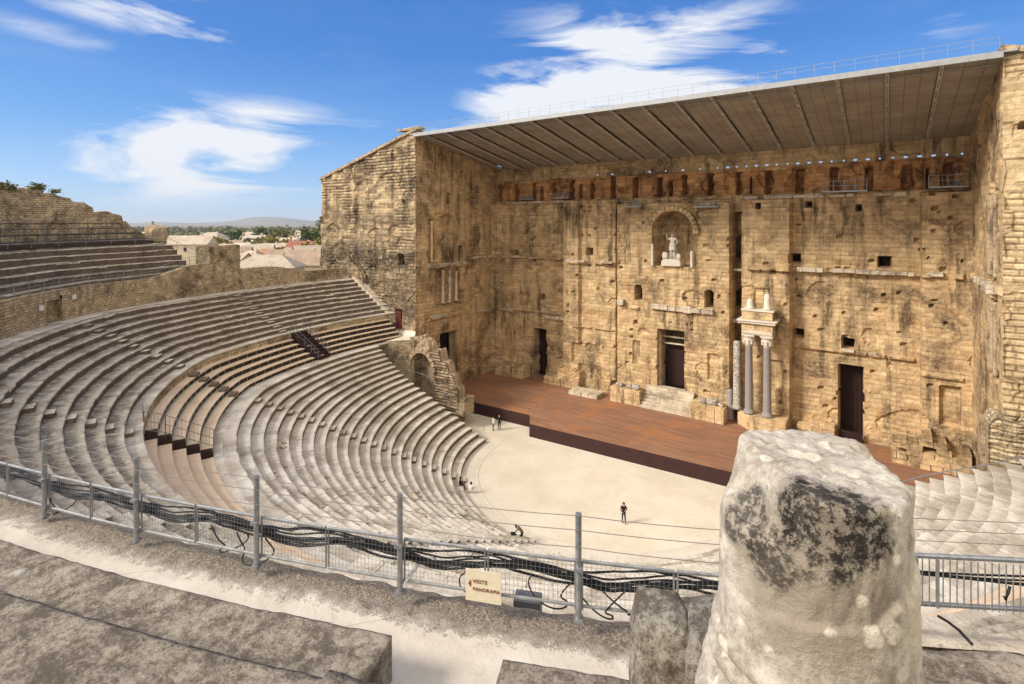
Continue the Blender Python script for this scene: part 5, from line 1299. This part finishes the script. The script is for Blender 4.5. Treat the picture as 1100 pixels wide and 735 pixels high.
# ------------------------------------------------------------ town beyond
def house(px, pyeave, Z, w, d, h, roofh, rz, wall, roof, label, win=2, kind='gable'):
    dv = F2+R2*((px-550)/565.0); x, y = CX+Z*dv.x, CY+Z*dv.y; ze = CZ-(pyeave-240)*Z/565.0; zb = max(-.3, ze-h) if h < 90 else -.3
    e = empty('town_house', (x, y, zb), label, 'house', 'houses of the town beyond the wall'); c, s_ = math.cos(rz), math.sin(rz)
    def P(a, b, z): return (x+a*c-b*s_, y+a*s_+b*c, z)
    mb = MB(); mb.add([P(-w/2, -d/2, zb), P(w/2, -d/2, zb), P(w/2, d/2, zb), P(-w/2, d/2, zb), P(-w/2, -d/2, ze), P(w/2, -d/2, ze), P(w/2, d/2, ze), P(-w/2, d/2, ze)], [(0, 1, 5, 4), (1, 2, 6, 5), (2, 3, 7, 6), (3, 0, 4, 7)])
    if kind == 'gable': mb.add([P(-w/2, -d/2, ze), P(-w/2, d/2, ze), P(-w/2, 0, ze+roofh)], [(0, 1, 2)]); mb.add([P(w/2, -d/2, ze), P(w/2, d/2, ze), P(w/2, 0, ze+roofh)], [(0, 2, 1)])
    mb.build('wall', wall, e); mb = MB(); o = .4; wi = 0 if kind == 'gable' else w*.28
    q = [P(-w/2-o, -d/2-o, ze-.1), P(w/2+o, -d/2-o, ze-.1), P(w/2+o, d/2+o, ze-.1), P(-w/2-o, d/2+o, ze-.1), P(-w/2-o*(kind == 'gable')+wi, 0, ze+roofh+.1), P(w/2+o*(kind == 'gable')-wi, 0, ze+roofh+.1)]
    fs = [(0, 1, 5, 4), (2, 3, 4, 5), (0, 3, 2, 1)]
    if kind != 'gable': fs += [(1, 2, 5), (3, 0, 4)]
    mb.add(q, fs); rf_ = mb.build('roof', roof, e)
    mb = MB(); mb.box(P(w*.2, d*.1, ze+roofh*.9), (.8, .8, 1.4), rz); mb.build('chimney', wall, rf_)
    fc = -d/2-.05
    for k in range(win):
        a = -w/2+w*(k+.7)/(win+.4)
        mb = MB(); mb.add([P(a-.45, fc, ze-2.3), P(a+.45, fc, ze-2.3), P(a+.45, fc, ze-1.0), P(a-.45, fc, ze-1.0)], [(0, 1, 2, 3)]); mb.build('window', 'window_dark', e)
    return e
hs_ = [
 (288, 286, 105, 12, 8, 12, 2.2, .75, 'render_cream', 'tile_pale', 'cream house with a pale hipped roof and one window close behind the wall', 1, 'hip'),
 (268, 281, 135, 8, 7, 14, 1.8, .2, 'render_cream', 'tile_pale', 'narrow cream house with a brown shutter left of the hipped roof', 1, 'gable'),
 (251, 279, 130, 7, 6, 14, 1.6, .5, 'render_ochre', 'tile_pale', 'small ochre house at the left end of the town', 1, 'gable'),
 (322, 283, 118, 14, 9, 14, 3.0, .55, 'render_cream', 'tile_brown', 'house with a broad brown roof just left of the tower', 1, 'gable'),
 (340, 276, 140, 11, 8, 14, 3.0, 1.2, 'render_ochre', 'tile_pale', 'pale roofed house half hidden behind the tower', 2, 'gable'),
 (300, 272, 190, 12, 8, 13, 1.5, .6, 'render_white', 'tile_orange', 'white house with a long bright orange roof in the middle of the town', 2, 'gable'),
 (325, 267, 215, 11, 8, 13, 3, .5, 'render_cream', 'tile_red', 'cream house with a dark red roof near the tall dark tree', 2, 'gable'),
 (280, 268, 200, 9, 7, 13, 2, .9, 'render_white', 'tile_pale', 'white gabled house behind the narrow cream house', 2, 'gable'),
 (262, 266, 230, 9, 8, 13, 2, .2, 'render_cream', 'tile_pale', 'cream gabled house behind the hedge at the left', 2, 'gable'),
 (234, 268, 200, 10, 8, 13, 2, .9, 'render_cream', 'tile_pale', 'cream house beyond the broken wall stub', 2, 'gable'),
 (302, 259, 330, 26, 10, 12, 2, .3, 'render_white', 'tile_pale', 'long white building with pale roof in the rear row of the town', 3, 'gable'),
 (278, 256, 380, 22, 9, 12, 2, .3, 'render_white', 'tile_pale', 'long white building left of centre in the rear row', 3, 'gable'),
 (228, 254, 330, 14, 10, 14, 2.5, .5, 'render_white', 'tile_pale', 'tall white house with a small hipped roof standing above its neighbours', 2, 'hip'),
 (206, 262, 170, 13, 8, 14, 2.6, .7, 'render_cream', 'tile_pale', 'cream house with shuttered windows beside the little turret', 3, 'gable'),
 (192, 259, 260, 12, 9, 14, 2, .4, 'render_white', 'tile_pale', 'white house glimpsed left of the shuttered house', 2, 'gable'),
 (247, 262, 300, 14, 8, 13, 2, .7, 'render_white', 'tile_brown', 'white house with brown roof between the shuttered house and the hedge', 2, 'gable'),
 (318, 252, 520, 16, 12, 14, 4, .7, 'render_cream', 'tile_pale', 'far cream house with a hipped roof at the edge of the trees', 2, 'hip'),
 (262, 252, 600, 22, 12, 10, 3, .5, 'render_white', 'tile_pale', 'farthest white house under the dark treeline', 2, 'gable'),
 (345, 262, 300, 14, 9, 12, 3, .7, 'render_white', 'tile_orange', 'orange roofed white house beside the tower edge', 2, 'gable'),
 (313, 275, 160, 10, 8, 12, 2.4, -.3, 'render_white', 'tile_brown', 'white house between the orange roof and the broad brown roof', 2, 'gable'),
 (256, 271, 160, 7, 6, 13, 1.6, .9, 'render_white', 'tile_brown', 'little white house with brown roof behind the small ochre house', 1, 'gable'),
 (272, 275, 150, 6, 6, 13, 1.4, -.2, 'render_cream', 'tile_pale', 'cream gable wall squeezed between the brown shuttered house and its neighbour', 1, 'gable'),
 (297, 266, 250, 12, 8, 12, 2, .8, 'render_cream', 'tile_pale', 'low cream house just behind the orange roof', 2, 'gable'),
 (241, 257, 420, 18, 9, 12, 2.5, .2, 'render_white', 'tile_pale', 'wide pale building in the rear row, left of the long white ones', 3, 'gable'),
 (322, 257, 430, 20, 9, 12, 2.5, .5, 'render_white', 'tile_pale', 'pale building in the rear row right of the long white ones', 3, 'gable'),
 (213, 258, 480, 22, 9, 12, 2.5, .3, 'render_white', 'tile_orange', 'pale building with orange roof far behind the turret', 2, 'gable'),
 (290, 252, 700, 30, 12, 10, 3, .4, 'render_white', 'tile_pale', 'very far pale building in front of the woods below the hill top', 2, 'gable'),
]
for h_ in hs_: house(*h_)
# turret with pointed roof
d_ = at_depth(164, 252, 150); tu = empty('turret', (d_[0], d_[1], 14), 'small stone belfry turret with pointed tiled roof and ball beyond the seats', 'turret')
mb = MB()
for sx in (-1, 1):
    for sy in (-1, 1): mb.box((d_[0]+sx*2, d_[1]+sy*2, 20.8), (.9, .9, 5))
mb.box((d_[0], d_[1], 15.5), (8, 6, 8)); mb.box((d_[0], d_[1], 23.4), (5.4, 5.4, .6)); mb.build('wall', 'render_cream', tu)
mb = MB(); mb.lathe((d_[0], d_[1], 23.7), [(2.3, 0), (1.5, .9), (.4, 2.3), (.1, 2.4)], 8); mb.build('roof', 'tile_brown', tu)
mb = MB(); mb.lathe((d_[0], d_[1], 26.0), [(.1, 0), (.4, .3), (.4, .5), (.1, .8)], 8); mb.build('finial', 'tile_brown', tu)

# ------------------------------------------------------------ vegetation
def leaves(mb, c, rad, n, size, seed, squash=.8):
    r_ = random.Random(seed); cl_ = [Vector((r_.gauss(0, .45), r_.gauss(0, .45), r_.gauss(0, .4))) for _ in range(max(5, n//70))]
    for i in range(n):
        k = r_.choice(cl_); p = k+Vector((r_.gauss(0, .2), r_.gauss(0, .2), r_.gauss(0, .18)))
        p = Vector((c[0]+p.x*rad, c[1]+p.y*rad, c[2]+p.z*rad*squash)); u = Vector((r_.uniform(-1, 1), r_.uniform(-1, 1), r_.uniform(-1, 1))).normalized(); w = u.orthogonal().normalized(); s_ = size*r_.uniform(.5, 1.2)
        mb.add([p-u*s_, p+w*s_*.6, p+u*s_, p-w*s_*.6], [(0, 1, 2, 3)])
def tree(px, py, Z, rad, mat, label, n=500, squash=.9, size=None, name='broadleaf_tree', group='trees standing among the town houses'):
    p = at_depth(px, py, Z); zb = min(-.3, p[2]-rad); e = empty(name, (p[0], p[1], zb), label, 'tree', group)
    mb = MB(); mb.tube([(p[0], p[1], zb), (p[0]+.2, p[1], (zb+p[2])/2), (p[0], p[1], p[2]+rad*.3)], [.35, .25, .1], 6)
    for k in range(4): th = k*1.7; mb.tube([(p[0], p[1], p[2]-rad*.4), (p[0]+rad*.6*math.cos(th), p[1]+rad*.6*math.sin(th), p[2]+rad*.3)], [.15, .04], 5)
    mb.build('trunk', 'bark', e); mb = MB(); leaves(mb, p, rad, n, size or rad*.13, int(px*3+py), squash); mb.build('crown', mat, e)
    return e
for i, (px, py, Z, r, m_, l, sq) in enumerate(((332, 256, 240, 5.5, 'leaf_dark', 'tall dark spiky conifer left of the tower', 1.4), (344, 259, 250, 5, 'leaf_dark', 'dark round tree touching the tower edge', 1), (341, 268, 190, 5, 'leaf_yellow', 'yellow green tree low beside the tower', .6), (327, 270, 185, 5, 'leaf_yellow', 'yellow green hedge tree below the conifer', .5),
                                                (242, 264, 210, 4.5, 'leaf_yellow', 'yellow green bush left of the cream gables', .8), (272, 261, 330, 8, 'leaf_olive', 'olive tree row between white buildings, left', .5), (290, 259, 300, 8, 'leaf_yellow', 'yellowing tree row in the middle of the town', .5), (300, 256, 340, 8, 'leaf_olive', 'round olive green tree near the long white building', .9),
                                                (283, 255, 420, 9, 'leaf_dark', 'dark tree left of the round olive one', .7), (252, 254, 400, 9, 'leaf_dark', 'dark tree above the left roofs', .8), (336, 250, 420, 10, 'leaf_olive', 'far olive tree above the conifer', .8), (222, 262, 300, 6, 'leaf_olive', 'small olive tree beside the tall white house', .8))):
    tree(px, py, Z, r, m_, l, squash=sq)
mb = MB(); r_ = random.Random(9)
for i in range(420):
    px = r_.uniform(140, 420); Z = r_.uniform(620, 2400); dv = F2+R2*((px-550)/565.0); rad = r_.uniform(9, 17)
    c = (CX+Z*dv.x, CY+Z*dv.y, r_.uniform(-2, 5)); leaves(mb, c, rad, 70, rad*.3, i, .62)
tag(mb.build('distant_woodland', 'leaf_olive'), 'belt of dark green woodland between the town and the blue hill', 'woodland', kind='stuff')
for (px, py, Z, r, l) in ((45, 204, 60, 1.25, 'pale olive bush growing on top of the ruined wall against the sky'), (2, 200, 56, 1.3, 'dark green bush at the left edge above the ruined wall'), (22, 208, 58, .7, 'low scrub between the two bushes on the ruined wall')):
    p = at_depth(px, py, Z); e = empty('bush', (p[0], p[1], p[2]-1.5), l, 'bush'); mb = MB(); mb.tube([(p[0], p[1], p[2]-2.2), (p[0], p[1], p[2])], [.12, .04], 5); mb.build('stem', 'bark', e)
    mb = MB(); leaves(mb, p, r, 700, .14, int(px)+1, .62); mb.build('foliage', 'leaf_olive', e)

# ------------------------------------------------------------ people and statue
def figure(name, loc, face, J, colors, label, cat='person', scale=1.0, hair=None, parent=None, mat_by=None, extra=None):
    """J: joint name -> (x side, y forward, z up) for a 1.75 m body; skin modifier skin, colours by nearest bone"""
    B = [('pelvis', 'waist', .15, .13), ('waist', 'chest', .13, .16), ('chest', 'neck', .16, .06), ('neck', 'head', .055, .095), ('head', 'crown', .10, .07),
         ('chest', 'shL', .12, .075), ('shL', 'elL', .06, .045), ('elL', 'wrL', .045, .03), ('wrL', 'haL', .03, .035), ('chest', 'shR', .12, .075), ('shR', 'elR', .06, .045), ('elR', 'wrR', .045, .03), ('wrR', 'haR', .03, .035),
         ('pelvis', 'hiL', .13, .10), ('hiL', 'knL', .10, .065), ('knL', 'anL', .065, .045), ('anL', 'toL', .05, .035), ('pelvis', 'hiR', .13, .10), ('hiR', 'knR', .10, .065), ('knR', 'anR', .065, .045), ('anR', 'toR', .05, .035)]
    names = ['pelvis']+[b for _, b, _, _ in B]; rad = {'pelvis': .15}
    for a, b, ra_, rb_ in B: rad[b] = rb_
    me = bpy.data.meshes.new(name); me.from_pydata([J[n] for n in names], [(names.index(a), names.index(b)) for a, b, _, _ in B], []); me.update()
    o = bpy.data.objects.new(name, me); COL.objects.link(o); sk_ = o.modifiers.new('skin', 'SKIN')
    for i, n in enumerate(names): me.skin_vertices[0].data[i].radius = (rad[n], rad[n]*.8 if n in ('waist', 'chest', 'pelvis') else rad[n]); me.skin_vertices[0].data[i].use_root = (i == 0)
    o.modifiers.new('sub', 'SUBSURF').levels = 2
    bpy.context.view_layer.update(); dg = bpy.context.evaluated_depsgraph_get(); m2 = bpy.data.meshes.new_from_object(o.evaluated_get(dg)); bpy.data.objects.remove(o)
    mats = sorted(set(colors.values())); m2.materials.clear()
    for c in mats: m2.materials.append(M[c])
    V = {n: Vector(J[n]) for n in names}
    def seg(p, a, b):
        ab = b-a; t = max(0, min(1, (p-a).dot(ab)/max(ab.length_squared, 1e-6))); return (p-a-ab*t).length
    grp = {'waist': 'top', 'chest': 'top', 'neck': 'top', 'head': 'skin', 'crown': 'skin', 'shL': 'top', 'elL': 'top', 'wrL': 'top', 'haL': 'skin', 'shR': 'top', 'elR': 'top', 'wrR': 'top', 'haR': 'skin', 'hiL': 'legs', 'knL': 'legs', 'anL': 'legs', 'toL': 'shoe', 'hiR': 'legs', 'knR': 'legs', 'anR': 'legs', 'toR': 'shoe'}
    for p in m2.polygons:
        b = min(B, key=lambda q: seg(p.center, V[q[0]], V[q[1]])-.5*rad[q[1]]); p.material_index = mats.index(colors[grp[b[1]]]); p.use_smooth = True
    T = Matrix.Translation(loc) @ Matrix.Rotation(face, 4, 'Z') @ Matrix.Scale(scale, 4)
    m2.transform(T @ Matrix.Translation(-Vector((0, 0, 0)))); m2.transform(Matrix.Translation(-Vector(loc)))
    o = bpy.data.objects.new(name, m2); COL.objects.link(o); o.location = loc
    if parent: o.parent = parent; o.location = Vector(loc)-world_of(parent).translation
    if label: tag(o, label, cat)
    if hair:
        bm = bmesh.new(); bmesh.ops.create_icosphere(bm, subdivisions=3, radius=1); hc_ = V['head'].lerp(V['crown'], .45)
        for v in bm.verts:
            c = v.co; back = c.y < .15 or c.z > .35
            L = hair[1]; v.co = Vector((c.x*.115, c.y*.125-.02, c.z*.13+(.02)-(L if (c.z < 0 and c.y < .2) else 0)*(-c.z)))+hc_ if back else Vector((c.x*.09, c.y*.06-.03, c.z*.1))+hc_
        hm = bpy.data.meshes.new('hair'); bm.to_mesh(hm); bm.free(); hm.materials.append(M[hair[0]]); hm.transform(Matrix.Rotation(face, 4, 'Z') @ Matrix.Scale(scale, 4))
        ho = bpy.data.objects.new('hair', hm); COL.objects.link(ho); ho.parent = o
        for p in hm.polygons: p.use_smooth = True
        bm = bmesh.new()
        for (x, y, z, sx) in ((-.035, .098, .03, .012), (.035, .098, .03, .012), (0, .115, 0, .018), (0, .10, -.045, .022)): bmesh.ops.create_icosphere(bm, subdivisions=1, radius=sx, matrix=Matrix.Translation(V['head'].lerp(V['crown'], .35)+Vector((x, y, z))))
        fm = bpy.data.meshes.new('face'); bm.to_mesh(fm); bm.free(); fm.materials.append(M['skin']); fm.transform(Matrix.Rotation(face, 4, 'Z') @ Matrix.Scale(scale, 4)); fo = bpy.data.objects.new('face', fm); COL.objects.link(fo); fo.parent = o
    return o
def stand(step=.0, arms='down'):
    J = dict(pelvis=(0, 0, .95), waist=(0, 0, 1.12), chest=(0, 0, 1.34), neck=(0, .01, 1.50), head=(0, .03, 1.60), crown=(0, .02, 1.70),
             shL=(-.19, 0, 1.42), shR=(.19, 0, 1.42), elL=(-.25, -.02, 1.15), elR=(.25, -.02, 1.15), wrL=(-.25, .06, .91), wrR=(.25, .06, .91), haL=(-.24, .08, .82), haR=(.24, .08, .82),
             hiL=(-.09, 0, .88), hiR=(.09, 0, .88), knL=(-.10, .04+step*.5, .49), knR=(.10, .02-step*.3, .49), anL=(-.11, step, .09), anR=(.11, -step, .09), toL=(-.12, step+.16, .035), toR=(.12, -step+.16, .035))
    if arms == 'front': J.update(elL=(-.24, .05, 1.17), wrL=(-.08, .22, 1.15), haL=(0, .25, 1.18), elR=(.25, .04, 1.15), wrR=(.16, .24, 1.05), haR=(.08, .28, 1.05))
    if arms == 'hip': J.update(elR=(.36, -.08, 1.18), wrR=(.20, .06, 1.02), haR=(.14, .1, 1.0))
    return J
blackset = dict(top='black_cloth', legs='navy_cloth', skin='skin', shoe='tan_cloth')
pm = on_z(670, 562, 0); face_cam = lambda p: math.atan2(CY-p[1], CX-p[0])-math.pi/2
figure('person', (pm[0], pm[1], 0), face_cam(pm)+.2, stand(.13, 'front'), blackset, 'person with long brown hair in black clothes walking on the open sand', hair=('brown_hair', .22), scale=1.02)
pa_ = on_z(530, 462.5, 0); pb_ = on_z(536.3, 461.5, 0)
figure('person', (pa_[0], pa_[1], 0), 2.6, stand(.04), dict(top='white_cloth', legs='blue_denim', skin='skin', shoe='black_cloth'), 'person in a pale top standing at the stage edge, left one of the pair', hair=('dark_hair', .1), scale=1.0)
figure('person', (pb_[0], pb_[1], 0), face_cam(pb_), stand(.05, 'hip'), dict(top='black_cloth', legs='navy_cloth', skin='skin', shoe='black_cloth'), 'person in dark clothes standing at the stage edge, right one of the pair', hair=('brown_hair', .05), scale=1.08)
J = stand(.05); J.update(pelvis=(0, -.15, .93), waist=(0, -.02, 1.08), chest=(0, .18, 1.22), neck=(0, .31, 1.30), head=(0, .40, 1.32), crown=(0, .49, 1.36), shL=(-.18, .22, 1.25), shR=(.18, .22, 1.25), elL=(-.22, .36, 1.02), elR=(.22, .36, 1.02), wrL=(-.16, .48, .82), wrR=(.16, .48, .82), haL=(-.13, .52, .75), haR=(.13, .52, .75), hiL=(-.09, -.14, .87), hiR=(.09, -.14, .87))
pc_ = on_z(559.5, 584, 0); figure('person', (pc_[0], pc_[1], .012), 1.9, J, dict(top='tan_cloth', legs='black_cloth', skin='skin', shoe='black_cloth'), 'person in a tan coat bending forward at the foot of the near seats', hair=('dark_hair', .05))
mb = MB(); pd_ = on_z(552.5, 585.5, 0); mb.box((pd_[0], pd_[1], .42), (.45, .62, .5), .6, 0, .05); mb.box((pd_[0]-.1, pd_[1], .78), (.4, .3, .34), .6, 0, .05); mb.tube([(pd_[0]+.1, pd_[1], .6), (pd_[0]+.55, pd_[1]+.1, 1.0)], .02, 5)
for q in ((-.2, -.25), (.2, -.25), (-.2, .25), (.2, .25)): mb.lathe((pd_[0]+q[0], pd_[1]+q[1], .02), [(.1, 0), (.11, .06), (.11, .14), (.1, .2)], 8)
tag(mb.build('pushchair', 'black_cloth', bevel=.03), 'small black pushchair in front of the bending person', 'pushchair')
Js = dict(pelvis=(0, 0, .50), waist=(0, .02, .66), chest=(0, .06, .88), neck=(0, .10, 1.03), head=(0, .13, 1.12), crown=(0, .13, 1.22), shL=(-.18, .06, .95), shR=(.18, .06, .95), elL=(-.24, .16, .72), elR=(.24, .16, .72), wrL=(-.12, .36, .62), wrR=(.12, .36, .62), haL=(-.07, .42, .62), haR=(.07, .42, .62), hiL=(-.09, .05, .50), hiR=(.09, .05, .50), knL=(-.12, .48, .50), knR=(.12, .48, .50), anL=(-.12, .50, .09), anR=(.12, .52, .09), toL=(-.12, .66, .04), toR=(.12, .68, .04))
ps_ = ring(15.25, 48.5, 0); figure('person', (ps_[0], ps_[1], .012), math.atan2(50.4-ps_[1], -.4-ps_[0])-math.pi/2, Js, dict(top='black_cloth', legs='red_cloth', skin='skin', shoe='black_cloth'), 'seated person in dark clothes on the lowest row near the stair', hair=('dark_hair', .1))
pw_ = on_z(505, 531, 0); Jc = dict(Js); Jc.update(pelvis=(0, 0, .34), hiL=(-.1, .03, .34), hiR=(.1, .03, .34), waist=(0, .06, .48), chest=(0, .16, .68), neck=(0, .22, .80), head=(0, .28, .88), crown=(0, .31, .97), shL=(-.18, .17, .74), shR=(.18, .17, .74), elL=(-.2, .3, .5), elR=(.2, .3, .5), wrL=(-.1, .45, .4), wrR=(.1, .45, .4), haL=(-.06, .5, .38), haR=(.06, .5, .38), knL=(-.15, .42, .48), knR=(.15, .42, .48), anL=(-.13, .2, .09), anR=(.13, .22, .09), toL=(-.14, .38, .04), toR=(.14, .40, .04))
figure('person', (pw_[0], pw_[1], .012), .3, Jc, dict(top='white_cloth', legs='white_cloth', skin='skin', shoe='black_cloth'), 'crouching person in white clothes beside the seated one on the lowest row', hair=('dark_hair', .05))

# statue in the niche
sy = FY-1.1; stt = empty('statue', (.15, sy, 20.35), 'white marble statue of a robed figure with one raised arm in the central niche', 'statue')
mb = MB(); mb.box((.1, sy-.1, 20.75), (2.6, 1.5, .8), 0, 0, .04); mb.box((.1, sy-.1, 21.2), (2.2, 1.3, .22), 0, 0, .03); mb.build('pedestal', 'white_marble', stt, bevel=.05)
Jt = stand(.05); Jt.update(elL=(-.34, .02, 1.36), wrL=(-.40, .10, 1.62), haL=(-.40, .12, 1.74), elR=(.34, -.02, 1.2), wrR=(.28, .16, 1.05), haR=(.26, .22, 1.0))
white = dict(top='white_marble', legs='white_marble', skin='white_marble', shoe='white_marble')
figure('body', (.15, sy-.15, 21.3), math.pi, {k: (-v[0], v[1], v[2]) for k, v in Jt.items()}, white, None, scale=1.95, parent=stt)
mb = MB(); P = []
for i in range(13):
    z = 21.3+3.0*i/12; row = []
    for k in range(19): th = math.pi*k/18; w = .40+.30*(1-i/12)+.04*math.sin(k*2.1+i); row.append((.15-w*math.cos(th), sy+.0+w*.55*math.sin(th), z))
    P.append(row)
mb.grid(P); mb.build('cloak', 'white_marble', stt, smooth=True)
mb = MB(); P = []
for i in range(8):
    z = 22.5+1.0*i/7; P.append([(.15+(.50-.12*i/7+.03*math.sin(k*3))*math.cos(2*math.pi*k/20), sy-.15+(.42-.1*i/7+.03*math.cos(k*3))*math.sin(2*math.pi*k/20), z) for k in range(21)])
mb.grid(P); mb.build('tunic', 'white_marble', stt, smooth=True)
for x, s_ in ((-.85, 1.0), (1.0, .8)): mb = MB(); ico_rock(mb, (x, sy-.2, 21.3+.45*s_), (.8*s_, .7, 1.0*s_), int(s_*9), 3); mb.build('kneeling_figure', 'white_marble', stt, smooth=True)

masonry('stone_pier', 27.2, 29.6, 53.2, 55.0, 0.2, 7.4, 'stacked broken blocks below the right tower beside the stage corner', 'ruin_stone', jag=.8)
# loose stones on the near part of the lower seats, where rows have crumbled
rs = random.Random(21)
for i in range(70):
    k = rs.randrange(1, 19); a = rs.uniform(58, 118); R = 15.0+.92*k+rs.uniform(.3, .8); s_ = rs.uniform(.18, .5); c = ring(R, a, .45*(k+1)+s_*.12)
    mb = MB(); ico_rock(mb, c, (s_*1.5, s_, s_*.5), i, 1, rough=.3); tag(mb.build('fallen_stone', 'seat_pale' if i % 3 else 'ruin_stone'), 'loose broken stone lying on the crumbled near rows of the lower seats', 'stone', 'loose stones on the crumbled near rows')

# air between the theatre and the hills
me = bpy.data.meshes.new('haze'); bm = bmesh.new(); bmesh.ops.create_cube(bm, size=1); bm.to_mesh(me); bm.free(); me.transform(Matrix.Translation((0, 50, 90)) @ Matrix.Diagonal((41000, 41000, 186, 1)))
hm_ = bpy.data.materials.new('air'); hm_.use_nodes = True; nt_ = hm_.node_tree; nt_.nodes.clear(); oo = nt_.nodes.new('ShaderNodeOutputMaterial'); vv = nt_.nodes.new('ShaderNodeVolumePrincipled')
vv.inputs['Color'].default_value = (.82, .88, .95, 1); vv.inputs['Density'].default_value = .00007; vv.inputs['Anisotropy'].default_value = .2; nt_.links.new(vv.outputs[0], oo.inputs['Volume'])
me.materials.append(hm_); ho = bpy.data.objects.new('haze', me); COL.objects.link(ho); tag(ho, 'pale blue haze over the distant plain', 'haze', kind='stuff')
